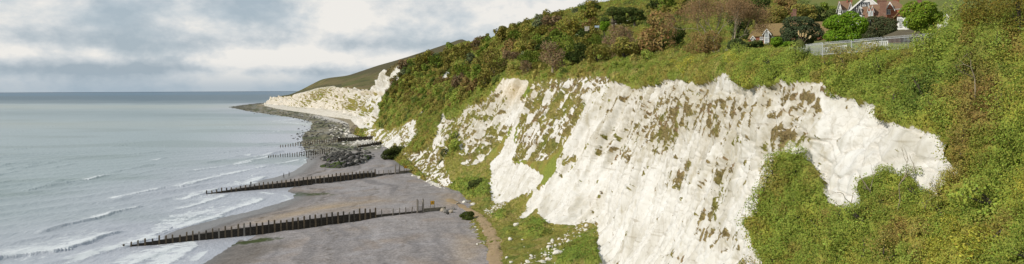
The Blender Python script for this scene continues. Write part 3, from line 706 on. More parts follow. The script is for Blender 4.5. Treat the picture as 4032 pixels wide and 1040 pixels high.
bc = bc + (rf - bc) * np.clip(reef * (bqx < 1500), 0, 1)[..., None]
chd = sstep(0.25, 0.7, bb(1690, 690, 50, 40, 0.6) * 0.7 + bb(1890, 900, 16, 70, -0.2) * 0.55 + 0.35 * q2)
bc = bl(bc, np.array([0.66, 0.63, 0.58]), chd * (q2 > 0.0))
def beach_mat():
    m, nt, out = mat_new('shingle')
    tc = N(nt, 'ShaderNodeTexCoord').outputs['Object']; col = N(nt, 'ShaderNodeAttribute', attribute_name='Col').outputs['Color']
    wetf = N(nt, 'ShaderNodeAttribute', attribute_name='wet').outputs['Fac']
    f = noise_fac(nt, 1.7, 5, 0.8, vec=tc); g = noise_fac(nt, 0.33, 6, 0.72, vec=tc)
    c = mixc(nt, 0.9, col, ramp(nt, f, [(0.30, (0.50, 0.49, 0.49)), (0.5, (0.98, 0.98, 0.99)), (0.70, (1.55, 1.56, 1.60))]), 'MULTIPLY')
    c = mixc(nt, 0.7, c, ramp(nt, g, [(0.3, (0.70, 0.69, 0.69)), (0.7, (1.25, 1.25, 1.26))]), 'MULTIPLY')
    ro = ramp(nt, wetf, [(0.0, (0.9, 0.9, 0.9)), (1.0, (0.28, 0.28, 0.28))])
    principled(nt, out, c, ro, bump(nt, f, 0.35, 0.10), 0.25); return m
idx = np.arange(bx.size).reshape(bx.shape)
quads = np.stack([idx[:-1, :-1], idx[:-1, 1:], idx[1:, 1:], idx[1:, :-1]], -1).reshape(-1, 4)
me = new_mesh_np('beach', np.stack([bx, by, bzz], -1).reshape(-1, 3), quads, True)
set_attr(me, 'Col', bc.reshape(-1, 3), kind='FLOAT_COLOR'); set_attr(me, 'wet', (sstep(11, 2.0, bd) * (by < 470)).ravel())
tag(link('beach', me, beach_mat()), kind='structure')
# broad ground sheet far below everything, out to the horizon inland

gm = MB().add([(-3000, -400, -5), (60000, -400, -5), (60000, 60000, -5), (-3000, 60000, -5)], [(0, 1, 2, 3)])
tag(gm.build('ground', simple('far_ground', (0.10, 0.11, 0.05), (0.08, 0.09, 0.04), 0.01)), kind='structure')

# ------------------------------------------------------------------ sea
rowS = [92.0]
while rowS[-1] < 40000: rowS.append(rowS[-1] + max(0.45, rowS[-1] ** 2 / (CAMZ * 686) * 0.42))
rowS = np.array(rowS + [42000.0])
rs = np.concatenate([np.linspace(-1.05, -0.80, 60, endpoint=False), np.linspace(-0.80, 0.02, 860)])
sx = rowS[:, None] * rs[None, :]; sy = np.broadcast_to(rowS[:, None], sx.shape)
S3 = np.stack([sx, sy, sx * 0], -1)
cdir = np.array([0.83, -0.55])                                       # towards the shore
pp = sx * cdir[0] + sy * cdir[1]; qq = sx * 0.55 + sy * 0.83
warp = 9 * fbm(S3 / 70.0, 3, 500) + 2.5 * fbm(S3 / 18.0, 2, 510)
env = 0.35 + 0.65 * sstep(-0.15, 0.4, fbm(np.stack([pp / 50, qq / 130, pp * 0], -1), 3, 520))
fadeY = np.clip(240.0 / sy, 0.0, 1)
w_ = np.sin(2 * PI * (pp + warp) / 15.0); w_ = np.exp(1.6 * (w_ - 1)) - 0.3
hz = 0.80 * w_ * env * sstep(760, 300, sy)
hz = hz + 0.16 * fbm(np.stack([pp / 3.2, qq / 9.0, pp * 0], -1), 3, 530) * sstep(520, 200, sy)
sd = shore_dist(sx, np.minimum(sy, 2550.0)) * -1                      # metres out from the waterline
hz = hz * sstep(0.5, 14, sd)
foam = np.zeros(sx.shape)
lace = fbm(np.stack([pp / 1.5, qq / 3.2, pp * 0], -1), 5, 540, 0.65)
patch = fbm(np.stack([pp / 9, qq / 22, pp * 0], -1), 3, 550)
spx, spy = proj(S3)
BREAK = [  # crest lines: photo pixels, height, foam from-to along the line, width of foam behind
 ([(62,756),(190,736),(330,712),(436,688)], 0.55, 0.60, 1.0, 4.0),
 ([(430,782),(520,768),(590,752),(640,742),(700,737),(760,718)], 0.45, 0.0, 0.6, 5.0),
 ([(120,925),(230,897),(330,872),(420,850),(500,828),(585,810)], 0.65, 0.45, 0.92, 4.5),
 ([(-120,1060),(0,1020),(110,1005),(210,992),(300,970),(400,938),(492,906)], 0.7, 0.05, 1.0, 13.0),
 ([(250,1040),(330,1018),(420,990),(520,965),(600,932),(690,905),(780,880),(880,845),(950,820),(1010,798),(1060,772)], 0.35, 0.0, 1.0, 6.0),
 ([(520,1045),(590,1015),(650,990),(690,975)], 0.28, 0.0, 1.0, 8.0),
 ([(650,1045),(700,1015),(745,990),(775,968)], 0.25, 0.0, 1.0, 5.0),
 ([(660,835),(720,823),(790,805),(850,785),(910,765)], 0.35, 0.1, 1.0, 5.0),
 ([(700,788),(760,775),(810,762),(850,748),(940,735),(1010,712),(1060,690)], 0.35, 0.0, 1.0, 7.0),
 ([(700,740),(790,715),(880,692),(960,676),(1040,660),(1130,645)], 0.35, 0.0, 0.75, 6.0),
 ([(560,720),(620,712),(680,702)], 0.3, 2, 2, 0), ([(720,680),(800,668),(870,660)], 0.35, 0.3, 1.0, 3.0),
 ([(870,660),(960,640),(1040,622),(1100,606)], 0.3, 0.2, 0.8, 4.0), ([(940,590),(1010,578),(1080,565)], 0.3, 2, 2, 0),
 ([(900,630),(1000,608),(1060,595)], 0.25, 0.4, 0.7, 3.0), ([(1075,478),(1150,472),(1180,466)], 0.3, 0.0, 1.0, 8.0), ([(1090,480),(1170,488),(1215,492)], 0.3, 0.0, 1.0, 10.0),
 ([(960,535),(1060,520),(1150,512)], 0.25, 0.6, 0.9, 5.0), ([(300,560),(360,556)], 0.3, 2, 2, 0), ([(590,535),(630,530)], 0.3, 2, 2, 0)]
rgb_ = np.random.default_rng(12)
for _ in range(34):
    x0, y0 = rgb_.uniform(-60, 1120), rgb_.uniform(500, 740)
    ln = rgb_.uniform(70, 190) * (1 if y0 > 600 else 0.8); k = 0.10 + 0.10 * (y0 > 620); f = rgb_.random()
    BREAK.append(([(x0, y0), (x0 + ln * 0.5, y0 - ln * k * 0.45), (x0 + ln, y0 - ln * k)], rgb_.uniform(0.25, 0.5), 0.2 if (f < 0.45 and x0 > 560) else 2, 0.75, 3.0))
for pts, hh, f0, f1, wd in BREAK:
    wp = np.array([ground(*p)[:2] for p in pts]); lo = wp.min(0) - 40; hi = wp.max(0) + 40
    rows = np.where((rowS > lo[1]) & (rowS < hi[1]))[0]
    if not len(rows): continue
    r0, r1 = rows[0], rows[-1] + 1; X_, Y_ = sx[r0:r1], sy[r0:r1]
    d, t = polydist(X_, Y_, wp); i = np.clip((t * (len(wp) - 1)).astype(int), 0, len(wp) - 2)
    A = wp[i]; B = wp[i + 1]; sg = np.sign((B[..., 0] - A[..., 0]) * (Y_ - A[..., 1]) - (B[..., 1] - A[..., 1]) * (X_ - A[..., 0]))
    sdist = d * sg + 0.9 * lace[r0:r1] + 1.1 * patch[r0:r1]          # + = seaward (behind the crest)
    endf = sstep(0, 0.12, t) * sstep(1.0, 0.9, t)
    k = hh * np.where(sdist > 0, np.exp(-(sdist / 3.2) ** 2), np.exp(-(sdist / 0.9) ** 2)) * endf
    hz[r0:r1] = np.maximum(hz[r0:r1] * (1 - 0.6 * endf * np.exp(-(sdist / 4) ** 2)), 0) * 1.0 + k if False else hz[r0:r1] + k
    if f0 < 1.5:
        on = sstep(f0 - 0.04, f0 + 0.06, t) * sstep(f1 + 0.04, f1 - 0.08, t)
        core = np.exp(-((sdist - 0.7) / 1.25) ** 2)
        tail = np.where(sdist > 0, np.exp(-sdist / max(wd * 1.5, 0.1)), 0)
        foam[r0:r1] = np.maximum(foam[r0:r1], on * np.maximum(core * (0.70 + 0.7 * lace[r0:r1] + 0.3 * patch[r0:r1]), tail * (0.62 + 0.85 * lace[r0:r1] + 0.4 * patch[r0:r1])))
def sb(cx, cy, rx, ry, a=0.0):
    c, s = math.cos(a), math.sin(a); dx, dy = spx - cx, spy - cy
    return np.exp(-(((dx * c + dy * s) / rx) ** 2 + ((-dx * s + dy * c) / ry) ** 2))
zone = 0.9 * sb(650, 1000, 140, 45, -0.3) + 0.75 * sb(780, 850, 150, 45, -0.35) + 0.5 * sb(620, 885, 110, 30, -0.3) + 0.6 * sb(150, 1005, 190, 25, -0.2) + 0.5 * sb(420, 822, 70, 10, -0.1) + 0.5 * sb(470, 755, 60, 8) + 0.55 * sb(960, 705, 130, 20, -0.35) + 0.55 * sb(820, 770, 70, 14, -0.2) + 0.35 * sb(100, 935, 60, 10)
foam = np.maximum(foam, sstep(0.30, 1.0, zone + 0.9 * lace + 0.3 * patch) * 0.66)
foam = np.maximum(foam, 0.55 * sstep(5.5, 0.3, sd + 2.5 * lace) * (sd > 0) * (sy < 400) * sstep(-0.3, 0.5, patch + 0.1))
foam = np.maximum(foam, 0.55 * sstep(14, 2, sd + 6 * lace) * sstep(0.0, 0.4, patch) * (sy > 520))
cap = sstep(0.42, 0.62, fbm(np.stack([pp / 7, qq / 30, pp * 0], -1), 4, 560) * env) * (sd > 20) * (sy < 900) * (sd < 160)
foam = np.clip(np.maximum(foam, cap * 0.35), 0, 1)
# water colour: silty with painted sky sheen near shore, pale and dark bands beyond
wband = fbm(np.stack([sx / 900, sy / 260, sx * 0], -1), 3, 570)
wband2 = fbm(np.stack([sx / 160, sy / 60, sx * 0], -1), 3, 580)
pale = np.array([0.330, 0.395, 0.375]); silt_sheen = np.array([0.430, 0.455, 0.470]); deep = np.array([0.050, 0.105, 0.140]); pale_band = np.array([0.44, 0.46, 0.40])
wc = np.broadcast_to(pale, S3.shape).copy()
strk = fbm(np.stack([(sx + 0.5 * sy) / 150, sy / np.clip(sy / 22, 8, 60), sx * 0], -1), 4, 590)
wc = bl(wc, silt_sheen, sstep(110, 5, sd)); wc = wc * (1 + 0.16 * strk)[..., None] * np.array([1.15, 1.11, 1.18]); wc = bl(wc, pale * 0.86, sstep(0.05, 0.4, wband2) * 0.6)
yy = sy * (1 + 0.10 * wband + 0.0001 * (sx + 800).clip(-1500, 900))
wc = bl(wc, pale_band, (0.9 * np.exp(-((yy - 1760) / 240) ** 2) + 0.6 * np.exp(-((yy - 860) / 110) ** 2)) * (0.75 + 0.5 * wband2))
wc = bl(wc, pale * np.array([0.70, 0.74, 0.78]), 0.8 * np.exp(-((yy - 1270) / 190) ** 2) * (0.7 + 0.6 * wband))
wc = bl(wc, deep * np.array([1.5, 1.2, 1.1]), sstep(1950, 2350, yy * (1 + 0.08 * wband2)) * 0.75)
wc = bl(wc, deep, sstep(2400, 3200, yy * (1 + 0.10 * wband2)))
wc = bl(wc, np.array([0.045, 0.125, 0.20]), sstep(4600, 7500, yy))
def sea_mat():
    m, nt, out = mat_new('sea_water')
    col = N(nt, 'ShaderNodeAttribute', attribute_name='Col').outputs['Color']; fo = N(nt, 'ShaderNodeAttribute', attribute_name='foam').outputs['Fac']
    tc = N(nt, 'ShaderNodeTexCoord').outputs['Object']
    mp = N(nt, 'ShaderNodeMapping'); mp.inputs['Rotation'].default_value = (0, 0, R(33)); mp.inputs['Scale'].default_value = (1, 0.4, 1); nt.links.new(tc, mp.inputs['Vector'])
    a = noise_fac(nt, 0.55, 6, 0.62, vec=mp.outputs['Vector']); b = noise_fac(nt, 2.4, 5, 0.7, vec=tc)
    nb = bump(nt, a, 0.6, 0.8)
    w = N(nt, 'ShaderNodeBsdfPrincipled'); nt.links.new(col, w.inputs['Base Color']); w.inputs['Roughness'].default_value = 0.30; w.inputs['IOR'].default_value = 1.33; nt.links.new(nb, w.inputs['Normal'])
    f = N(nt, 'ShaderNodeBsdfDiffuse'); f.inputs['Color'].default_value = (0.72, 0.745, 0.76, 1); nt.links.new(bump(nt, b, 0.6, 0.25), f.inputs['Normal'])
    ad = N(nt, 'ShaderNodeMath', operation='MULTIPLY_ADD'); nt.links.new(b, ad.inputs[0]); ad.inputs[1].default_value = 0.7; nt.links.new(fo, ad.inputs[2])
    k = ramp(nt, ad.outputs[0], [(0.66, (0, 0, 0)), (0.90, (1, 1, 1))])
    mx = N(nt, 'ShaderNodeMixShader'); nt.links.new(k, mx.inputs[0]); nt.links.new(w.outputs[0], mx.inputs[1]); nt.links.new(f.outputs[0], mx.inputs[2]); nt.links.new(mx.outputs[0], out.inputs['Surface'])
    return m
idx = np.arange(sx.size).reshape(sx.shape)
quads = np.stack([idx[:-1, :-1], idx[:-1, 1:], idx[1:, 1:], idx[1:, :-1]], -1).reshape(-1, 4)
me = new_mesh_np('sea', np.stack([sx, sy, hz], -1).reshape(-1, 3), quads, True)
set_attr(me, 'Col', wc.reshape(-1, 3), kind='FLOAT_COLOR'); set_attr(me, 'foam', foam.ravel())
tag(link('sea', me, sea_mat()), kind='structure')
print('sea', sx.shape, round(time.time() - T0, 1))

# ------------------------------------------------------------------ terrain lookup
from mathutils.kdtree import KDTree
sel = np.argwhere((TQ > 4.4) & (YY < 1300))[::3]
kd = KDTree(len(sel))
for i, (a, b) in enumerate(sel): kd.insert((TOP[a, b, 0], TOP[a, b, 1], 0), i)
kd.balance()
def tz(x, y):
    r = kd.find_n((x, y, 0), 4); w = [1 / (d + 0.05) for _, _, d in r]
    return sum(TOP[tuple(sel[i])][2] * k for (_, i, _), k in zip(r, w)) / sum(w)
def bz(x, y): return float(beach_z(np.array([x]), np.array([y]))[0])

# ------------------------------------------------------------------ trees
KIND = {
 'dark':   ((0.060, 0.092, 0.030), (0.085, 0.115, 0.036), 'evergreen_tree', 'dark evergreen'),
 'green':  ((0.147, 0.218, 0.042), (0.206, 0.254, 0.050), 'broadleaf_tree', 'fresh green'),
 'yellow': ((0.270, 0.255, 0.066), (0.225, 0.230, 0.056), 'broadleaf_tree', 'yellow green'),
 'olive':  ((0.242, 0.218, 0.061), (0.195, 0.195, 0.053), 'broadleaf_tree', 'olive green'),
 'brown':  ((0.277, 0.195, 0.085), (0.218, 0.165, 0.068), 'broadleaf_tree', 'russet brown'),
 'bare':   ((0.27, 0.20, 0.125), (0.22, 0.165, 0.10), 'thinning_tree', 'grey brown thinning'),
 'silver': ((0.18, 0.21, 0.12), (0.14, 0.175, 0.088), 'broadleaf_tree', 'grey green'),
}
def lobes_for(r, w, d, h, base, n, rg):
    """ellipsoid lobes filling a crown box of width w, depth d, from z=base to z=h"""
    L = []
    for i in range(n):
        t = rg.uniform(0, 2 * PI); q = math.sqrt(rg.random()) * 0.62; z = rg.random()
        env = math.sqrt(max(0.05, 1 - (2 * (0.42 + 0.5 * z) - 1) ** 2)) if z > 0.2 else 0.8
        rad = rg.uniform(0.20, 0.34)
        L.append((math.cos(t) * q * w / 2 * env * 1.15, math.sin(t) * q * d / 2 * env * 1.15, base + (h - base) * (0.14 + 0.70 * z), rad * w / 2 * 1.25, rad * d / 2 * 1.25, max(rad * (h - base) * 0.62, 0.3)))
    A = np.array(L); ex = [((A[:, i] - A[:, i + 3]).min(), (A[:, i] + A[:, i + 3]).max()) for i in range(3)]
    for i, (lo_, hi_) in enumerate(((-w / 2, w / 2), (-d / 2, d / 2), (base, h))):
        k = (hi_ - lo_) / (ex[i][1] - ex[i][0]); A[:, i] = lo_ + (A[:, i] - ex[i][0]) * k; A[:, i + 3] *= k
    return A
def crown(name, lobes, n, L, c1, c2, parent, rg, aspect=0.6, loose=0.12, jit=1.0, nb=0.55):
    lo = np.array(lobes); a = lo[:, 3] * lo[:, 4] + lo[:, 3] * lo[:, 5] + lo[:, 4] * lo[:, 5]; k = rg.choice(len(lo), n, p=a / a.sum())
    d = rg.normal(0, 1, (n, 3)); d /= np.linalg.norm(d, axis=1, keepdims=True); rr_ = 1 - np.abs(rg.normal(0, loose, (n, 1))) + rg.normal(0, loose * 0.45, (n, 1))
    bump_ = 1 + 0.14 * fbm(d * 3 + lo[k, :1] * 3.1, 2, 17)[:, None]
    C = lo[k, :3] + d * lo[k, 3:6] * rr_ * bump_
    ins = np.zeros(n)
    for j in range(len(lo)):
        q = (((C - lo[j, :3]) / lo[j, 3:6]) ** 2).sum(1); ins += (q < 0.60) & (k != j)
    ok = ins < 1; C, d, k = C[ok], d[ok], k[ok]; n = len(C)
    nn = d / lo[k, 3:6]; nn /= np.linalg.norm(nn, axis=1, keepdims=True); nn = nn + np.array([-0.45, -0.25, 0.55])
    lobt = rg.random(len(lo))[k][:, None]; nz = np.clip(0.5 + 0.9 * fbm(C / (lo[:, 3].mean() * 0.7), 2, 23), 0, 1)[:, None]
    t = np.clip(0.5 * lobt + 0.5 * nz, 0, 1); c = np.array(c1) * t + np.array(c2) * (1 - t)
    c = c * (1 + 0.22 * rg.normal(0, 1, (n, 1))) * (1 + rg.normal(0, 0.07, (n, 3)))
    return leaf_mesh(name, C, nn, L * rg.uniform(0.65, 1.35, n), c, M['leaf'], aspect, parent, jit, rg)
def trunk(mat, parent, h, r, lobes, rg, nl=6, lean=0.05):
    mb = MB(); top = Vector((rg.normal(0, lean) * h, rg.normal(0, lean) * h, h))
    mb.tube([(0, 0, -0.8), (0, 0, 0), top * 0.5 + Vector((rg.normal(0, .03) * h, 0, 0)), top], [r * 1.5, r * 1.1, r * 0.8, r * 0.5], 6)
    for l in list(lobes)[:nl]:
        a = top * rg.uniform(0.55, 0.98); b = Vector(l[:3]); m = (a + b) / 2 + Vector((0, 0, -0.08 * h))
        mb.tube([a, m, b], [r * 0.5, r * 0.33, r * 0.14], 5)
    return mb.build('trunk', M[mat], parent)
def make_tree(kind, w, d, h, base, n, L, seed, loc=(0, 0, 0), label='', cat='tree', group=None, nl=11, mat='bark', name=None, loose=0.12, aspect=0.6, c=None):
    rg = np.random.default_rng(seed); c1, c2, nm, _ = KIND[kind]
    if c: c1, c2 = c
    root = thing(name or nm, loc, label, cat, group); lb = lobes_for(1, w, d, h, base, nl, rg)
    crown('crown', lb, n, L, c1, c2, root, rg, loose=loose, aspect=aspect); trunk(mat, root, max(base + (h - base) * 0.3, 0.4), max(0.05 * w, 0.07), lb, rg)
    return root
FEAT = []
def feature(px0, px1, pyt, pyb, Y, kind, n, label, cat='tree', base=0.25, nl=14, name=None, mat='bark', lf=0.0026, loose=0.12, depth=0.9, drop=0.0, c=None, aspect=0.6, group=None):
    a = at((px0 + px1) / 2, pyb, Y); top = at((px0 + px1) / 2, pyt, Y)[2]; w = (px1 - px0) / F * Y
    g = tz(a[0], a[1]); z0 = min(g, a[2]) - drop
    h = top - z0; b = max(a[2] - z0, 0) * 0.9 + (top - a[2]) * base
    FEAT.append((px0, px1, pyt, pyb))
    return make_tree(kind, w, w * depth, h, b, n, Y * lf, int(px0 + pyt * 3), (a[0], a[1], z0), label, cat, group, nl, mat, name, loose, aspect, c)

BG = ((0.150, 0.265, 0.026), (0.110, 0.205, 0.022))
feature(3243, 3408, 44, 172, 108, 'green', 20000, 'bright green rounded tree behind the white bench and railing, left of the two', base=0.02, nl=26, c=BG, name='round_tree', loose=0.10, lf=0.0033)
feature(3548, 3705, 4, 150, 90, 'green', 13000, 'bright green bushy tree right of the big red house, topmost crown', base=0.06, nl=24, c=((0.175, 0.255, 0.032), (0.13, 0.205, 0.026)), name='round_tree', loose=0.12, lf=0.0033)
feature(3063, 3245, 66, 186, 118, 'dark', 22000, 'dark grey-green domed shrub in front of the brown-roofed house', 'shrub', base=0.0, nl=40, c=((0.075, 0.100, 0.056), (0.055, 0.078, 0.040)), name='domed_shrub', loose=0.08)
feature(3400, 3545, 64, 160, 120, 'dark', 18000, 'dark olive shrub between the two bright green trees', 'shrub', base=0.0, nl=34, c=((0.095, 0.108, 0.056), (0.070, 0.084, 0.044)), name='domed_shrub')
feature(3030, 3118, 146, 196, 105, 'green', 3500, 'small bright green bush below the brown-roofed house', 'bush', base=0.0, nl=10, c=BG, name='bush')
feature(2862, 2948, 153, 206, 128, 'silver', 3500, 'grey-green bush at the cliff edge below the brown house gable', 'bush', base=0.0, nl=10, name='bush', c=((0.085, 0.115, 0.045), (0.06, 0.085, 0.03)))
feature(2925, 3008, 160, 206, 122, 'dark', 3000, 'low dark bush in front of the brown house brick wall', 'bush', base=0.0, nl=9, name='bush')
feature(2690, 2850, 120, 222, 138, 'brown', 6500, 'russet bush at the foot of the tall bare tree', 'bush', base=0.0, nl=18, name='bush', loose=0.2, aspect=0.4)
for (a0, a1, b0, b1, y, kd_, lab) in [(2855, 2965, 40, 165, 225, 'dark', 'dark evergreen between the bare tree and the brown-roofed house'), (2925, 3040, -20, 80, 265, 'dark', 'tall dark evergreen behind the left end of the brown-roofed house'), (2990, 3105, 22, 112, 240, 'olive', 'olive tree behind the brown house left of its chimney'),
        (3030, 3150, -12, 70, 285, 'brown', 'russet-olive tree high behind the brown house chimney'), (3100, 3215, 18, 108, 245, 'olive', 'broad olive tree right of the brown house chimney'), (3175, 3292, 26, 112, 250, 'dark', 'dark evergreen between the chimney and the half-timbered house'), (3205, 3290, 10, 80, 300, 'green', 'green tree on the field edge left of the half-timbered house')]:
    feature(a0, a1, b0, b1, y, kd_, 4200, lab, base=0.0, nl=15, lf=0.0026, group='trees behind the brown-roofed house')
feature(2362, 2470, 26, 118, 330, 'dark', 4200, 'large dark evergreen oak high in the wood, left of a pair', base=0.25, nl=14, lf=0.0022)
feature(2448, 2548, 30, 112, 325, 'dark', 4200, 'large dark evergreen oak high in the wood, right of a pair', base=0.25, nl=14, lf=0.0022)
feature(2372, 2522, 96, 244, 222, 'bare', 9000, 'big grey-brown many-stemmed bush in the middle of the wood', 'bush', base=0.02, nl=22, name='large_bush', loose=0.25, aspect=0.35, lf=0.003)
feature(2505, 2600, 108, 205, 225, 'yellow', 4200, 'bright yellow-green ivy-clad tree right of the grey-brown bush', base=0.1, nl=14, lf=0.0025)
feature(2590, 2700, 100, 215, 205, 'green', 5200, 'bushy mid-green tree left of the tall bare tree', base=0.05, nl=16, lf=0.0025, c=((0.075, 0.110, 0.028), (0.05, 0.08, 0.02)))
feature(2228, 2292, 74, 131, 385, 'bare', 2400, 'pale-trunked thinning tree in the middle of the hillside wood', base=0.35, nl=8, mat='bark_pale', name='thinning_tree', loose=0.25, aspect=0.35)
feature(2360, 2400, 84, 130, 290, 'green', 1600, 'flat-topped light green tree under the dark evergreen oaks', base=0.3, nl=8, c=BG)
feature(1988, 2050, 265, 312, 290, 'green', 2000, 'bright green bush on top of the cream chalk corner', 'bush', base=0.0, nl=9, name='bush', c=BG)
feature(1950, 1976, 478, 506, 272, 'yellow', 900, 'small round yellow-green bush alone on the chalk slope', 'bush', base=0.0, nl=6, name='bush', c=((0.17, 0.20, 0.02), (0.13, 0.17, 0.02))) if False else None
for (a0, a1, b0, b1, y, lab, k) in [(3768, 3880, 30, 220, 57, 'yellow-olive sycamore at the right end of the railing', 'olive'), (3790, 3960, -60, 190, 54, 'tall yellow-olive sycamore at the top of the overgrown slope', 'yellow'), (3900, 4130, -110, 160, 50, 'russet sycamore at the top right corner of the overgrown slope', 'olive')]:
    feature(a0, a1, b0, b1, y, k, 9000, lab, base=0.0, nl=24, name='sycamore_tree', loose=0.18, c=((0.190, 0.160, 0.036), (0.130, 0.135, 0.030)))
FEAT.append((2705, 2965, -30, 170))
BUSHES = [(3520,3640,195,262,60),(3640,3760,175,270,56),(3900,4060,250,420,48),(3030,3160,640,760,84),(3170,3300,700,830,76)]

# hillside wood
HOLES = [[(2060,330),(2130,330),(2130,300),(2060,300)], [(1655,330),(1790,330),(1790,240),(1700,240)][:0] or [(0,0),(1,0),(0,1)], [(2290,100),(2330,100),(2330,118),(2290,118)]]
protos = {}
PR = [('dark',8.5,7.5,1.2),('green',8,8,1.2),('yellow',7.5,7,1.0),('olive',8,7.5,1.2),('brown',8,7,0.8),('bare',8,8,1.5),('silver',7,6.5,0.8)]
def proto(kind, v, farp):
    key = (kind, v, farp)
    if key not in protos:
        _, w, h, b = next(p for p in PR if p[0] == kind); s = 1 + 0.12 * v
        protos[key] = make_tree(kind, w, w, h * s, b, 900 if farp else 2600, (1.05 if farp else 0.55), 900 + hash((kind, v)) % 1 + v * 13 + len(kind) * 7 + farp, (0, 0, 0), 'x', 'tree', None, 9 + 2 * v, 'bark_pale' if kind == 'bare' else 'bark', None, 0.22 if kind == 'bare' else 0.13, 0.45 if kind == 'bare' else 0.62)
        protos[key]['fresh'] = 1
    return protos[key]
cand = np.argwhere((TQ > 3.0) & (TQ < 8.0) & (YY < 1250) & ~chalky)
cpx = PX[cand[:, 0], cand[:, 1]]; cpy = PY[cand[:, 0], cand[:, 1]]
inw = inpoly(cpx, cpy, W1) | inpoly(cpx, cpy, W2)
for h_ in HOLES: inw &= ~inpoly(cpx, cpy, h_)
cand, cpx, cpy = cand[inw], cpx[inw], cpy[inw]
# one draw per picture cell keeps the wood evenly stocked at every distance
cellk = (cpx // 7).astype(int) * 1000 + (cpy // 5).astype(int); _, first = np.unique(cellk, return_index=True)
rgt_ = np.random.default_rng(41); order = rgt_.permutation(first)
placed = []
KN = fbm(np.stack([cpx / 110, cpy / 70, cpx * 0], -1), 3, 610); KN2 = fbm(np.stack([cpx / 60, cpy / 45, cpx * 0 + 5], -1), 2, 620)
for i in order:
    a, b = cand[i]; p = G[a, b]; Y = p[1]; x, y = cpx[i], cpy[i]
    low = x < 1790 and y > 300 - (x - 1570) * 0.1
    sz = rgt_.uniform(0.7, 1.55) * (0.55 if low else 1.0) * (1.0 if Y < 500 else 1.1)
    if rgt_.random() < 0.12 and not low: sz *= 1.3
    if x < 1960 and y < np.interp(x, [1570, 1920], [275, 158]): sz *= 0.55
    if x < 2080 and y < np.interp(x, [1570, 1920, 2080], [268, 152, 108]): continue
    wpx_ = 8 * sz / Y * F
    if any(q[0] - 0.30 * wpx_ < x < q[1] + 0.30 * wpx_ and q[2] - 0.1 * wpx_ < y < q[3] for q in FEAT): continue
    if any(abs(x - q[0]) < 0.27 * (wpx_ + q[2]) and abs(y - q[1]) < 0.155 * (wpx_ + q[2]) for q in placed): continue
    if len(placed) >= 285: break
    kn = KN[i] + 0.5 * rgt_.normal(); k2 = KN2[i] + 0.4 * rgt_.normal()
    if x > 2140 and kn > 0.10 and k2 < 0.35: kind = 'dark' if rgt_.random() < (0.75 if x > 2300 and y < 130 else 0.5) else 'green'
    elif kn > 0.55: kind = 'green'
    elif k2 > 0.42: kind = 'brown'
    elif kn < -0.35: kind = 'yellow'
    elif k2 < -0.5: kind = 'silver' if rgt_.random() < 0.5 else 'bare'
    else: kind = 'olive'
    if low and kind in ('bare', 'silver'): kind = 'olive'
    placed.append((x, y, wpx_, kind, sz, a, b, low, Y))
CW = {'S': 'small', 'M': 'middling', 'L': 'large'}
for (x, y, wpx_, kind, sz, a, b, low, Y) in placed:
    o = proto(kind, int(rgt_.integers(0, 3)), Y > 300)
    if o.get('fresh'): del o['fresh']
    else: o = copy_tree(o)
    p = G[a, b]; o.location = (p[0], p[1], p[2] - 0.5); o.rotation_euler = (0, 0, rgt_.uniform(0, 6.28)); s = sz
    o.scale = (s * rgt_.uniform(0.9, 1.15), s * rgt_.uniform(0.9, 1.15), s * rgt_.uniform(0.85, 1.2) * (0.8 if low else 1.0))
    ys = np.interp(x, [1570, 1920, 2193, 2560, 2960], [258, 142, 78, 38, 0]); yb = np.interp(x, [1500, 1700, 1950, 2350, 2740, 2960], [540, 460, 330, 250, 190, 150])
    r_ = (y - ys) / max(yb - ys, 1)
    band = 'on the skyline' if r_ < 0.12 else 'high' if r_ < 0.38 else 'halfway up' if r_ < 0.66 else 'low down'
    zone = 'beside the white chalk spur' if x < 1640 else 'left of the small chalk scar' if x < 1735 else 'right of the small chalk scar' if x < 1850 else 'above the chalk slope' if x < 1960 else 'behind the cream chalk corner' if x < 2090 else 'left of the pale-trunked tree' if x < 2230 else 'below the evergreen oaks' if x < 2400 else 'left of the bare tree' if x < 2700 else 'behind the bare tree' if x < 2960 else 'behind the brown house'
    o['label'] = '%s %s %s %s, %s' % (CW['S' if sz < 0.95 else 'M' if sz < 1.4 else 'L'], KIND[kind][3], 'bush' if low else 'tree', band if band == 'on the skyline' else band + ' in the wood' if not low else band + ' on the slope', zone)
    o['category'] = 'bush' if low else 'tree'; o['group'] = 'bushes on the steep slope' if low else 'trees of the hillside wood'
print('trees', len(placed), round(time.time() - T0, 1))

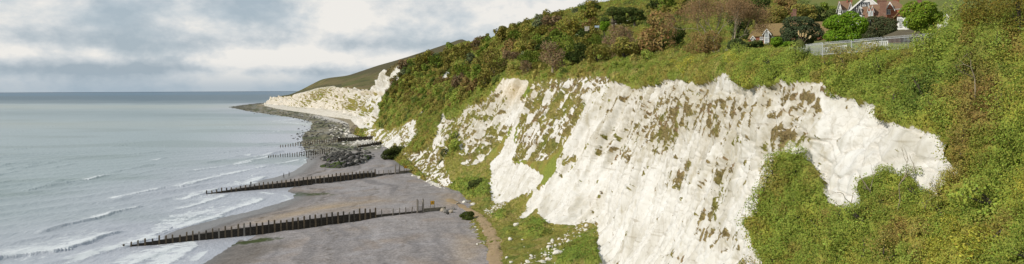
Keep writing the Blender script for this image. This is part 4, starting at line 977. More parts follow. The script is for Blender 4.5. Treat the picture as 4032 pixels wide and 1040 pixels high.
# individual shrubs standing out of the overgrown slope
SB = {'yellow green': ((0.46, 0.45, 0.085), (0.36, 0.38, 0.075)), 'mid green': ((0.29, 0.36, 0.075), (0.22, 0.29, 0.065)), 'deep green': ((0.16, 0.225, 0.055), (0.12, 0.175, 0.045)), 'olive': ((0.37, 0.335, 0.105), (0.30, 0.285, 0.09)), 'russet': ((0.34, 0.255, 0.12), (0.28, 0.22, 0.10))}
sbp = {}
def shrub_proto(c, v, farp):
    if (c, v, farp) not in sbp:
        sbp[(c, v, farp)] = make_tree('green', 3.4, 3.0, 1.9 + 0.5 * v, -0.7, 700 if farp else 2500, 0.42 if farp else 0.155, 300 + v * 17 + len(c) * 5 + farp, (0, 0, 0), 'x', 'bush', None, 11 + 3 * v, 'bark', 'bush', 0.15, 0.62, SB[c]); sbp[(c, v, farp)]['fresh'] = 1
    return sbp[(c, v, farp)]
def stock(mask, cap, smin, smax, sp, sink, zone, group, seed, mix, pxr, pyr):
    rg = np.random.default_rng(seed); cd = np.argwhere(mask); x = PX[cd[:, 0], cd[:, 1]]; y = PY[cd[:, 0], cd[:, 1]]; k = (x > pxr[0]) & (x < pxr[1]) & (y > pyr[0]) & (y < pyr[1]); cd, x, y = cd[k], x[k], y[k]
    _, first = np.unique((x // 9).astype(int) * 1000 + (y // 9).astype(int), return_index=True); done = []
    for i in rg.permutation(first):
        a, b = cd[i]; p = TOP[a, b]; sz = rg.uniform(smin, smax); w = 3.2 * sz / p[1] * F
        if (y[i] < 196 and 3230 < x[i] < 3700) or (y[i] < 214 and 2830 < x[i] <= 3230): continue
        if soft[a, b] < 0.9 or any(math.hypot(x[i] - q[0], (y[i] - q[1]) * 1.15) < sp * (w + q[2]) for q in done): continue
        done.append((x[i], y[i], w)); cc = VC[a, b]; nm = min(mix, key=lambda n: np.abs(np.array(SB[n][0]) * 0.68 - cc).sum() + rg.uniform(0, 0.16) + (0.10 if n == 'russet' else 0))
        o = shrub_proto(nm, int(rg.integers(0, 3)), bool(p[1] > 170))
        if o.get('fresh'): del o['fresh']
        else: o = copy_tree(o)
        q = p - NT[a, b] * sink * sz; o.location = [float(t) for t in q]; o.rotation_euler = (rg.normal(0, .2), -0.35 + rg.normal(0, .2), rg.uniform(0, 6.28)); o.scale = (sz, sz, sz * rg.uniform(0.8, 1.3))
        o['label'] = '%s %s bush %s' % ('small' if sz < smin + 0.33 * (smax - smin) else 'large' if sz > smin + 0.7 * (smax - smin) else 'middling', nm, zone(x[i] / D, y[i] / D)); o['category'] = 'bush'; o['group'] = group
        if len(done) >= cap: break
    print(group, len(done))
def zr(x, y):
    if y < 205: return ('under the left end of the railing' if x < 2150 else 'under the white bench' if x < 2300 else 'in the top right corner' if x > 2440 else 'beyond the railing end') + (', upper row' if y < 150 else ', lower row')
    if y < 400: return ('above the chalk' if x < 2250 else 'right of the chalk tip' if x < 2420 else 'at the right edge') + (', high up' if y < 290 else ', halfway up')
    return ('at the left rim of the lower scrub' if x < 2000 else 'below the chalk bay' if x < 2150 else 'below the chalk tip' if x < 2330 else 'in the lower right corner') + (', high up' if y < 500 else ', halfway down' if y < 590 else ', at the bottom')
stock(scrub_right, 175, 0.45, 1.25, 0.34, 0.38, zr, 'bushes on the overgrown slope', 51, list(SB), (2880, 4150), (-60, 1130))
def zb(x, y): return 'on the cliff brink ' + ('behind the cream chalk corner' if x < 1400 else 'above the streaked chalk' if x < 1600 else 'above the white face' if x < 1800 else 'left of the railing') + (', back row' if y < 150 else ', front row')
stock(brink & (PX < 3160), 90, 0.5, 1.4, 0.38, 0.4, zb, 'bushes along the cliff brink', 52, ['yellow green', 'mid green', 'deep green', 'olive', 'russet'], (2020, 3160), (120, 330))

def zl(x, y): return 'on the slope ' + ('beside the white spur' if x < 1040 else 'left of the small chalk scar' if x < 1110 else 'above the broken chalk foot' if x < 1190 else 'left of the cream corner') + (', high up' if y < 230 else ', halfway down' if y < 310 else ', near the foot')
stock(slope_scrub, 110, 0.9, 2.3, 0.36, 0.4, zl, 'shrubs of the steep slope', 53, ['deep green', 'olive', 'russet', 'mid green', 'yellow green'], (1480, 2020), (270, 600))
# tall bare tree: forking limbs drawn as tapered tubes
def bare_tree(px0, px1, pyt, pyb, Y, label):
    a = at((px0 + px1) / 2, pyb, Y); g = tz(a[0], a[1]); z0 = min(g, a[2]); w = (px1 - px0) / F * Y; h = at(px0, pyt, Y)[2] - z0
    root = thing('bare_tree', (a[0], a[1], z0), label, 'tree'); rg = np.random.default_rng(5); stems, twigs = MB(), MB(); ends = []
    def grow(p, d, L, r, depth):
        q = p + d * L; mid_ = p + d * L * 0.5 + Vector(rg.normal(0, 0.05 * L, 3))
        (stems if depth < 3 else twigs).tube([p, mid_, q], [r, r * 0.8, r * 0.6], 5 if depth < 3 else 3)
        if depth >= 5: ends.append(q); return
        for _ in range(3 if depth in (1, 2, 3) else 2):
            nd = (d + Vector(rg.normal(0, 0.33, 3)) + Vector((0, 0, 0.14))).normalized(); grow(q, nd, L * rg.uniform(0.62, 0.86), r * 0.62, depth + 1)
    for i in range(6):
        t = 2 * PI * i / 6 + rg.uniform(-.4, .4); d = Vector((math.cos(t) * 0.85, math.sin(t) * 0.4, 0.95)).normalized()
        grow(Vector((math.cos(t) * 0.8, math.sin(t) * 0.4, -0.4)), d, h * 0.30, 0.15, 0)
    stems.build('trunk', M['bark_pale'], root); twigs.build('twigs', M['twig'], root)
    e = np.array([tuple(q) for q in ends]); k = rg.integers(0, len(e), 19000); C = e[k] + rg.normal(0, 0.75, (19000, 3))
    leaf_mesh('leaves', C, rg.normal(0, 0.6, (19000, 3)) + np.array([-0.6, -0.5, 0.4]), 0.30 * rg.uniform(0.7, 1.3, 19000), np.array([0.27, 0.185, 0.105]) * (1 + 0.25 * rg.normal(0, 1, (19000, 1))), M['leaf'], 0.32, root, 1.0, rg)
bare_tree(2712, 2962, -22, 165, 148, 'tall bare many-stemmed tree left of the brown-roofed house')

# pampas grass
def pampas(px, py, Y, label):
    a = at(px, py, Y); root = thing('pampas_grass', a, label, 'grass clump'); rg = np.random.default_rng(3); C, Nn = [], []
    n = 420; t = rg.uniform(0, 2 * PI, n); s = rg.uniform(0.05, 1, n); C = np.stack([np.cos(t) * s * 0.6, np.sin(t) * s * 0.6, 0.55 * (1 - s ** 2) + 0.05], -1)
    leaf_mesh('blades', C, np.stack([np.cos(t), np.sin(t), 0.4 + 0 * t], -1), 0.7, np.array([0.17, 0.20, 0.07]) * (1 + 0.2 * rg.normal(0, 1, (n, 1))), M['leaf'], 0.09, root, 0.4, rg)
    for dx, ph, ln in ((3144, 121, 0), (3152, 131, .03), (3162, 130, .10), (3175, 134, .18), (3192, 141, .3)):
        top = at(dx, ph, Y) - a; st = MB().tube([(top[0] * 0.25, 0, 0.2), (top[0] * 0.55, 0.02, top[2] * 0.6), tuple(top)], [0.02, 0.014, 0.008], 5).build('stem', M['twig'], root)
        m = 90; u = rg.random(m); ax = np.stack([top[0] * (0.86 + 0.16 * u), 0 * u, top[2] * (0.76 + 0.24 * u)], -1); rad = 0.075 * np.sin(PI * np.clip(u * 0.9 + 0.08, 0, 1)) ** 0.8
        leaf_mesh('plume', ax + rg.normal(0, 1, (m, 3)) * rad[:, None] * 0.6, rg.normal(0, 0.5, (m, 3)) + np.array([-0.8, -0.6, 0.4]), 0.11, np.array([0.72, 0.60, 0.38]) * (1 + 0.12 * rg.normal(0, 1, (m, 1))), M['leaf'], 0.4, st, 1, rg)
pampas(3148, 186, 74, 'pampas grass with five tall cream plumes at the left end of the railing')

# ------------------------------------------------------------------ groynes
def groyne(pts, posts, ztop, plank, z_lo, label, psize=0.42, boards=True, mat='wood_wet', seed=1, rails=True):
    """posts: positions in metres along the line; ztop(t), plank(t) heights"""
    rg = np.random.default_rng(seed); a = Vector((*pts[0], 0)); b = Vector((*pts[-1], 0)); d = (b - a).normalized(); nrm = Vector((d.y, -d.x, 0))
    root = thing('groyne', (a.x, a.y, 0), label, 'groyne', 'timber groynes across the beach'); ang = math.atan2(d.y, d.x)
    for t in posts:
        zt = ztop(t) + rg.normal(0, 0.20); zb = max(min(bz(a.x + d.x * t, a.y + d.y * t) - 0.8, zt - 1.2), -3); p = d * t + nrm * (0.26 + (0 if boards else -0.26)); lean = Vector(rg.normal(0, 0.07, 3)); kind_ = rg.random(); k = psize * rg.uniform(0.88, 1.12)
        mb = MB(); q0 = p + Vector((0, 0, zb)); q1 = p + lean + Vector((0, 0, zt)); m = Matrix.Rotation(ang, 3, 'Z')
        vs = [q + m @ Vector((sx_ * k / 2 * f, sy_ * k / 2 * f, dzq * (sx_ > 0))) for q, f, dzq in ((q0, 1, 0), (q1 - Vector((0, 0, .12)), 1, 0), (q1, 0.72, 0.06)) for sx_, sy_ in ((-1, -1), (1, -1), (1, 1), (-1, 1))]
        mb.add(vs, [(3, 2, 1, 0), (8, 9, 10, 11)] + [(r * 4 + i, r * 4 + (i + 1) % 4, r * 4 + 4 + (i + 1) % 4, r * 4 + 4 + i) for r in (0, 1) for i in range(4)])
        mb.build('post', M[('wood' if kind_ < 0.25 else 'wood_pale' if kind_ > 0.90 else 'wood_post') if mat == 'wood_wet' else mat], root)
    if boards:
        mb = MB()
        for t0, t1 in zip(posts[:-1], posts[1:]):
            zt = plank((t0 + t1) / 2); z = zt; k = 0
            while z > z_lo:
                hgt = 0.26; c = d * ((t0 + t1) / 2) + Vector((0, 0, z - hgt / 2)) + nrm * rg.normal(0, 0.012)
                mb.box(c, (t1 - t0 - 0.01, 0.12, hgt - 0.02), ang, 0, 0); z -= hgt; k += 1
                if k > 18: break
        mb.build('planking', M[mat], root)
        wl = MB()
        for t0, t1 in zip(posts[:-1:2], posts[2::2]):
            wl.bar(d * t0 + nrm * 0.09 + Vector((0, 0, plank(t0) - 0.75)), d * (t1 - .03) + nrm * 0.09 + Vector((0, 0, plank(t1) - 0.75)), 0.14, 0.22)
        wl.build('waling', M[mat], root)
    return root, d, nrm, ang
a1 = G1[0]; d1 = (G1[-1] - G1[0]); L1 = np.linalg.norm(d1); d1 /= L1
def along(px, a, d, base):
    """distance along a groyne line at which it crosses photo column px"""
    u = (px - CX) / F; return (u * a[1] - a[0]) / (d[0] - u * d[1])
t_end = along(1476, a1, d1, 0); n1 = 42; pg1 = [i * t_end / (n1 - 1) for i in range(n1)]
g1 = groyne([G1[0], G1[-1]], pg1, lambda t: 1.0 + 3.75 * (t / t_end) ** 0.6, lambda t: min(1.0 + 3.75 * (t / t_end) ** 0.6 - 1.0, 3.45), -0.9, 'long near timber groyne with tall posts reaching into the surf', seed=2)
a2 = G2[0]; d2 = G2[-1] - G2[0]; L2 = np.linalg.norm(d2); d2 /= L2
t_end2 = along(1475, a2, d2, 0); n2 = 40; pg2 = [i * t_end2 / (n2 - 1) for i in range(n2)]
g2 = groyne([G2[0], G2[-1]], pg2, lambda t: 1.0 + 3.8 * (t / t_end2) ** 0.65, lambda t: min(1.0 + 3.8 * (t / t_end2) ** 0.65 - 1.05, 3.5), -0.9, 'second long timber groyne, ending below the overgrown cliff foot', seed=3)

def landward(g, a, d, pxs, tall, sgn, wall, ztop, lab, who):
    """low inner bay, the step tower, sign and end wall of a groyne"""
    root, dd, nr, ang = g; rg = np.random.default_rng(9)
    ts = [along(p, a, d, 0) for p in pxs]; mb = MB()
    t0 = ts[0] - 3; tw = along(wall[0], a, d, 0); te = along(wall[1], a, d, 0)
    for z in np.arange(ztop - 1.35, 0.2, -0.26): mb.box(dd * ((t0 + tw) / 2) + Vector((0, 0, z)), (tw - t0, 0.12, 0.24), ang)
    mb.build('planking', M['wood'], root)
    for t in ts: MB().box(dd * t + nr * 0.24 + Vector((rg.normal(0, .05), 0, ztop - 0.9)), (0.26, 0.26, 2.4), ang, rg.normal(0, 0.03), rg.normal(0, 0.03)).build('post', M['wood_pale'], root)
    for p in tall:
        t = along(p, a, d, 0)
        for s in (0.35, 0.85): MB().box(dd * t + nr * s + Vector((0, 0, ztop + 0.4 - 0.25 * s)), (0.34, 0.30, 4.6 - 0.6 * s), ang, rg.normal(0, 0.02), rg.normal(0, 0.03)).build('tall_post', M['wood_pale'], root)
    ta, tb = along(tall[0], a, d, 0), along(tall[1], a, d, 0); st = MB()
    for k in range(7): st.box(dd * ((ta + tb) / 2) + nr * (0.25 + 0.24 * k) + Vector((0, 0, ztop + 0.1 - 0.34 * k)), (tb - ta - 0.36, 0.26, 0.07), ang)
    st.build('steps', M['wood'], root)
    hz_ = ztop - 0.75; w = MB().box(dd * ((tw + te) / 2) + Vector((0, 0, hz_ / 2 - 0.4)), (te - tw, 0.45, hz_ + 0.8), ang); w.box(dd * ((tw + te) / 2) + Vector((0, 0, hz_ + 0.06)), (te - tw + 0.1, 0.62, 0.12), ang)
    w.build('end_wall', M['concrete'], root)
    t = along(sgn, a, d, 0); q = Vector((a[0], a[1], 0)) + dd * t + nr * 0.55; zs = ztop + 0.3
    s = thing('warning_sign', (q.x, q.y, ztop - 2.6), lab, 'sign', 'yellow warning signs', ang); zz = 2.6
    for x in (-0.62, 0.62): MB().box((x, 0, zz / 2 + 0.6), (0.15, 0.15, zz + 1.9), 0, 0, 0).build('post', M['wood_pale'] if who else M['wood'], s)
    pl = MB().box((0, -0.09, zz + 1.05), (1.15, 0.04, 1.15)).build('panel', M['yellow'], s)
    tri = MB(); r_ = 0.42
    for i in range(3):
        p0 = Vector((math.sin(2 * PI * i / 3) * r_, -0.122, zz + 1.0 + math.cos(2 * PI * i / 3) * r_)); p1 = Vector((math.sin(2 * PI * (i + 1) / 3) * r_, -0.122, zz + 1.0 + math.cos(2 * PI * (i + 1) / 3) * r_)); tri.bar(p0, p1, 0.09, 0.02)
    tri.bar((0, -0.122, zz + 0.92), (0, -0.122, zz + 1.18), 0.08, 0.02); tri.build('emblem', M['black'], pl)
    MB().box((0, -0.09, zz + 0.28), (1.15, 0.04, 0.28)).build('lower_panel', M['white_paint'], s)
landward(g1, a1, d1, [1500, 1544, 1570, 1595, 1619], (1639, 1661), 1698, (1664, 1752), 3.85, 'yellow warning sign on the near groyne beside the wooden steps', 1)
landward(g2, a2, d2, [1490, 1507, 1528, 1537], (1553, 1569), 1593, (1572, 1632), 3.9, 'yellow warning sign on the second groyne, farther from the camera', 0)

def far_groyne(pa, pb, n, h0, h1, lab, seed, boards):
    A = ground(*pa)[:2]; B = ground(pb[0], pb[1], pb[2])[:2]; L = np.linalg.norm(B - A); ps = [L * i / (n - 1) for i in range(n)]
    groyne([A, B], ps, lambda t: h0 + (h1 - h0) * t / L, lambda t: (h0 + (h1 - h0) * t / L) - (2.0 if not boards else 0.9), 0.6 if boards else 9, lab, 0.42, boards, 'wood_wet', seed)
far_groyne((1057, 622), (1296, 608, 0.4), 27, 1.5, 3.8, 'farther row of bare posts running out from the dark boulder pile', 11, False)
far_groyne((1104, 580), (1330, 560, 0.5), 25, 1.6, 4.2, 'farthest row of bare posts standing in the shallow water', 12, False)
far_groyne((1330, 562, 0)[:2], (1488, 550, 1.0), 18, 4.3, 5.0, 'decayed planked groyne below the white spur', 13, True)
far_groyne((1408, 590), (1500, 570, 1.0), 11, 3.6, 4.2, 'short decayed groyne behind the dark boulder pile', 14, True)
for (x0, y0, x1, y1, h_, lab) in [(1386, 513, 1424, 508, 3.6, 'short block of rusty sheet piling below the white spur'), (1402, 532, 1450, 523, 3.2, 'longer low wall of rusty sheet piling below the white spur')]:
    A = ground(x0, y0, 0.5); B = ground(x1, y1, 0.8); mb = MB(); dd = B - A; L = np.linalg.norm(dd[:2]); n = int(L / 0.8)
    c = Vector(A); t = thing('sheet_piling', A, lab, 'piling', 'rusty sheet piling')
    for i in range(n):
        p = dd * (i + 0.5) / n; mb.box((p[0], p[1] + (0.25 if i % 2 else -0.05), h_ / 2 - 0.5 + 0.3 * math.sin(i * 2.1)), (L / n * 1.02, 0.16, h_), math.atan2(dd[1], dd[0]))
    mb.build('pile_wall', M['rust'], t); MB().bar((0, -0.35, h_ * 0.55), (dd[0], dd[1] - 0.35, h_ * 0.55), 0.2, 0.3).build('waling', M['rust'], t)

# ------------------------------------------------------------------ rocks
def rock_mesh(seed, flat=0.7, sub=3):
    bm = bmesh.new(); bmesh.ops.create_icosphere(bm, subdivisions=sub, radius=1.0); v = np.array([q.co[:] for q in bm.verts]); rg = np.random.default_rng(seed)
    for _ in range(9):                                               # facets: clip by random planes
        n = rg.normal(0, 1, 3); n /= np.linalg.norm(n); dpl = rg.uniform(0.55, 0.85); k = v @ n; v = v - np.outer(np.maximum(k - dpl, 0), n)
    v = v * (1 + 0.10 * fbm(v * 1.7 + seed, 3, seed))[:, None]; v[:, 2] *= flat; v *= np.array([1.15, 0.9, 1])
    for q, c in zip(bm.verts, v): q.co = c
    me = bpy.data.meshes.new('boulder'); bm.to_mesh(me); bm.free(); return me
ROCKS = [rock_mesh(s, f, 2) for s, f in ((1, .7), (2, .8), (3, .6), (4, .9), (5, .65), (6, .75))]
RM = {}
def rock(name, loc, size, mat, label, cat, group, rg, sc=(1, 1, 1)):
    k = (int(rg.integers(0, len(ROCKS))), mat)
    if k not in RM: RM[k] = ROCKS[k[0]].copy(); RM[k].materials.append(M[mat])
    o = bpy.data.objects.new(name, RM[k]); COL.objects.link(o); o.location = [float(q) for q in loc]; o.rotation_euler = (rg.normal(0, .25), rg.normal(0, .25), rg.uniform(0, 6.28)); o.scale = (size * sc[0], size * sc[1], size * sc[2])
    return tag(o, label, cat, group)
rg = np.random.default_rng(77)
PILE = [(1246,672),(1262,660),(1340,672),(1420,660),(1478,632),(1482,612),(1460,590),(1420,578),(1380,582),(1330,592),(1300,604),(1268,618),(1262,630),(1290,640),(1275,650)]
pts = []
while len(pts) < 235:
    x, y = rg.uniform(1240, 1490), rg.uniform(576, 676)
    if inpoly(np.array([x]), np.array([y]), PILE)[0]: pts.append((x, y))
pts = np.array(pts); ed, _ = polydist(pts[:, 0], pts[:, 1], PILE, True)
for (x, y), e in zip(pts, ed):
    z = 0.5 + min(e, 26) / 26 * 2.6 * (0.6 + 0.4 * (x > 1290)); p = ground(x, y, z); s = rg.uniform(0.8, 1.75)
    green = (x < 1345 and y > 632 and rg.random() < 0.6) or rg.random() < 0.08; grey = (y > 660 or x > 1430) and rg.random() < 0.4 or rg.random() < 0.08
    mt = 'rock_green' if green else 'rock_grey' if grey else 'rock_dark'; cw = {'rock_green': 'weedy green', 'rock_grey': 'pale grey', 'rock_dark': 'dark wet'}[mt]; sw = 'large' if s > 1.45 else 'small' if s < 1.05 else 'middling'
    zw = ('seaward end' if x < 1320 else 'landward end' if x > 1410 else 'middle'); bw = 'foot' if e < 6 else 'top' if e > 17 else 'flank'
    rock('boulder', p, s, mt, '%s %s boulder on the %s of the rock pile, %s' % (sw, cw, bw, zw), 'boulder', 'boulders of the dark rock pile', rg, (1, 1, 1.05))
# boulders round the landward end of the near groyne
for (x, y, s, mt, lab) in [(1802,806,1.35,'rock_tan','broad tan boulder where the near groyne meets the path'),(1828,797,1.05,'chalk_rock','round white boulder at the bend of the path'),(1850,796,0.75,'rock_grey','narrow grey boulder between two white ones by the path'),
        (1863,806,1.0,'chalk_rock','white boulder with shadowed side on the turf by the path'),(1877,788,1.0,'chalk_rock','pale pointed boulder behind the others under the bushes'),(1742,826,1.0,'rock_tan','long reddish-tan boulder against the groyne end wall'),(1755,833,1.0,'rock_grey','grey boulder in front of the groyne end wall'),(1776,832,0.95,'rock_tan','yellow-tan boulder right of the groyne end wall'),(1762,840,0.6,'rock_dark','small dark boulder at the foot of the groyne end wall'),(1785,820,0.8,'rock_grey','flat grey boulder touching the turf by the groyne'),
        (1904,776,1.0,'chalk_rock','square chalk block under the cliff, left of two'),(1916,772,0.9,'chalk_rock','square chalk block under the cliff, right of two'),(1857,757,0.8,'chalk_rock','lone upright chalk stone in the dark bushes')]:
    p = ground(x, y, 2.6); rock('boulder', p, s, mt, lab, 'boulder', 'boulders by the path', rg)
# chalk stones lying on the grass below the cliff
def on_cliff(px, py, tmax=2.2):
    m = (TQ < tmax); d = np.where(m, np.hypot(PX - px, PY - py), 1e9); i = np.unravel_index(np.argmin(d), d.shape); return TOP[i] if d[i] < 14 else ground(px, py, 2.2)
stones = [(2030,890,0.95,'kite-shaped chalk stone in the grass below the fissure'),(2007,953,0.8,'lone round chalk stone right of the path'),(2050,952,0.35,'tiny chalk stone in the middle of the grass slope'),(2068,975,0.35,'tiny chalk chip low on the grass slope'),(1997,1021,0.55,'low flat chalk stone beside the lower path'),
          (2010,1038,0.5,'chalk stone at the very bottom beside the path'),(2075,1034,0.8,'broad chalk stone at the bottom edge of the grass'),(2100,1037,0.5,'small chalk stone at the bottom edge of the grass'),(2128,1036,1.1,'largest chalk stone at the bottom edge of the grass'),(2195,1018,1.3,'biggest white block in the chalk fall'),(2167,987,0.9,'white block on the left rim of the chalk fall'),(2088,1018,0.6,'half-buried chalk stone left of the chalk fall'),
          (2310,890,0.8,'chalk stone at the top of the chalk fall'),(2309,908,0.85,'square chalk stone second from the top of the chalk fall'),(2285,940,0.9,'tall chalk stone high in the chalk fall'),(2240,955,0.9,'chalk block in the middle of the chalk fall'),(2175,955,0.75,'chalk stone on the left of the upper chalk fall'),(2160,965,0.6,'small stone on the left of the upper chalk fall'),(2208,948,0.5,'small stone at the centre left of the chalk fall'),(2220,980,0.7,'chalk stone below the centre of the chalk fall'),(2165,1025,0.8,'chalk stone low in the chalk fall'),(2150,1010,0.6,'lower left stone of the chalk fall')]
for x, y, s, lab in stones:
    p = on_cliff(x, y); rock('chalk_stone', p + np.array([0, 0, 0.1 * s]), s * 0.85, 'chalk_rock', lab, 'stone', 'chalk stones on the grass slope', rg, (1.1, 1, 0.9))
def rubble(name, spots, n, smin, smax, mat, zf, seed):
    rg = np.random.default_rng(seed); V, Fc = [], []; bm = bmesh.new(); bmesh.ops.create_icosphere(bm, subdivisions=1, radius=1.0); bv = np.array([q.co[:] for q in bm.verts]); bf = np.array([[q.index for q in f.verts] for f in bm.faces]); bm.free()
    for i in range(n):
        pl, wgt, wd = spots[rg.choice(len(spots), p=np.array([s[1] for s in spots]) / sum(s[1] for s in spots))]
        j = rg.integers(0, len(pl) - 1); t = rg.random(); x, y = (np.array(pl[j]) * (1 - t) + np.array(pl[j + 1]) * t) + rg.normal(0, 1, 2) * np.array(wd)
        p = zf(x, y); s = rg.uniform(smin, smax) * (1 if rg.random() < .85 else 1.7) * np.clip(p[1] / 420.0, 1.0, 1.7)
        v = bv * (1 + 0.28 * rg.normal(0, 1, (len(bv), 1))) * np.array([1.2, 1, 0.7]) * s; c, sn = math.cos(i), math.sin(i); v = v @ np.array([[c, sn, 0], [-sn, c, 0], [0, 0, 1]])
        V.append(v + p); Fc.append(bf + i * len(bv))
    return tag(link(name, new_mesh_np(name, np.concatenate(V), np.concatenate(Fc)), M[mat]), kind='stuff')
def on_beach(x, y):
    p = ground(x, y, 0.8); return np.array([p[0], p[1], bz(p[0], p[1])])
rubble('chalk_rubble', [([(1050,412),(1100,421),(1253,447),(1394,472),(1450,510)], 0.55, (12, 3)), ([(1450,500),(1470,540),(1520,560)], 0.9, (26, 16)), ([(1340,520),(1440,560)], 0.4, (30, 14)), ([(1650,690),(1690,705),(1720,728)], 0.5, (16, 8)), ([(1720,728),(1745,742)], 0.3, (12, 6))], 1300, 0.25, 0.8, 'chalk_rock', on_beach, 5)
rubble('chalk_scree', [([(1915,845),(1990,795)], 1.0, (10, 6)), ([(2300,890),(2200,980),(2120,1040)], 1.1, (26, 16)), ([(1870,880),(1895,960),(1885,1000)], 0.22, (12, 14))], 360, 0.10, 0.28, 'chalk_rock', lambda x, y: on_cliff(x, y), 6)
rubble('reef_rocks', [([(930,425),(1010,440),(1120,452),(1230,470),(1300,500)], 1.0, (40, 7)), ([(1210,500),(1215,560),(1225,600)], 0.7, (35, 16)), ([(1290,600),(1330,540),(1370,500)], 0.8, (30, 20))], 1400, 0.18, 0.7, 'rock_dark', on_beach, 7)
rubble('beach_cobbles', [([(1180,935),(1300,905),(1450,880)], 1.0, (60, 12)), ([(1300,960),(1500,900),(1700,880)], 0.8, (150, 60)), ([(1250,760),(1450,720),(1600,700)], 0.5, (90, 25)), ([(1830,900),(1880,960),(1860,1030)], 0.7, (30, 30))], 600, 0.05, 0.11, 'rock_tan', on_beach, 8)

# footpath
PATHC = [(1955,1060,30),(1950,1030,30),(1945,960,27),(1922,912,23),(1902,880,20),(1886,858,16),(1862,838,14),(1832,820,14),(1800,808,14),(1778,795,22),(1770,785,14)]
cl_, wd_ = [], []
for x, y, w in PATHC:
    p = ground(x, y, 2.3); cl_.append(p[:2]); wd_.append(w / F * p[1])
cl_ = np.array(cl_); ti = np.linspace(0, len(cl_) - 1, 120); cxy = pchip(np.arange(len(cl_)), cl_, ti); cw = np.interp(ti, np.arange(len(cl_)), wd_)
tg = np.gradient(cxy, axis=0); tg /= np.linalg.norm(tg, axis=1, keepdims=True); nm = np.stack([tg[:, 1], -tg[:, 0]], -1); us = np.linspace(-1, 1, 9)
kd2 = KDTree(int((TQ < 1.6).sum())); lowi = np.argwhere(TQ < 1.6)
for i, (a, b) in enumerate(lowi): kd2.insert((TOP[a, b, 0], TOP[a, b, 1], 0), i)
kd2.balance()
V = []
for i in range(120):
    for u in us:
        e = cw[i] * (1 + 0.18 * math.sin(i * 0.7 + 3 * u) + 0.1 * math.sin(i * 1.9)); x, y = cxy[i] + nm[i] * u * e
        _, k, dd_ = kd2.find((x, y, 0)); zt = TOP[tuple(lowi[k])][2] if dd_ < 1.0 else -9
        V.append((x, y, max(bz(x, y), zt) + 0.14 - 0.12 * abs(u) ** 3))
V = np.array(V); idp = np.arange(120 * 9).reshape(120, 9)
tag(link('path', new_mesh_np('path', V, np.stack([idp[:-1, :-1], idp[:-1, 1:], idp[1:, 1:], idp[1:, :-1]], -1).reshape(-1, 4), True), M['path']), kind='structure')
# bush at the bend of the path
def beach_bush(px0, px1, pyt, pyb, Y, kind, n, label, c=None):
    a = at((px0 + px1) / 2, pyb, Y); w = (px1 - px0) / F * Y; h = at(px0, pyt, Y)[2] - a[2]
    make_tree(kind, w, w * 0.8, h, 0.0, n, Y * 0.0024, int(px0), a, label, 'bush', 'bushes below the cliff', 12, 'bark', 'bush', 0.12, 0.5, c)
beach_bush(1808, 1868, 832, 872, 200, 'dark', 2600, 'dark bush in the bend of the path by the groyne', ((0.07, 0.095, 0.026), (0.05, 0.07, 0.02)))
beach_bush(1840, 1935, 700, 768, 246, 'dark', 3600, 'large dark bush against the white cliff foot', ((0.075, 0.098, 0.034), (0.05, 0.07, 0.026)))
beach_bush(1725, 1815, 585, 700, 292, 'dark', 3600, 'tall dark bush climbing the gully left of the cliff', ((0.075, 0.098, 0.034), (0.05, 0.07, 0.026)))
beach_bush(1500, 1600, 575, 628, 375, 'dark', 3600, 'wide dark bush spreading over the beach below the slope', ((0.06, 0.08, 0.026), (0.045, 0.06, 0.02)))
beach_bush(1855, 1890, 908, 960, 180, 'green', 900, 'narrow strip of green plants left of the path', ((0.10, 0.12, 0.035), (0.07, 0.09, 0.03))) if False else None

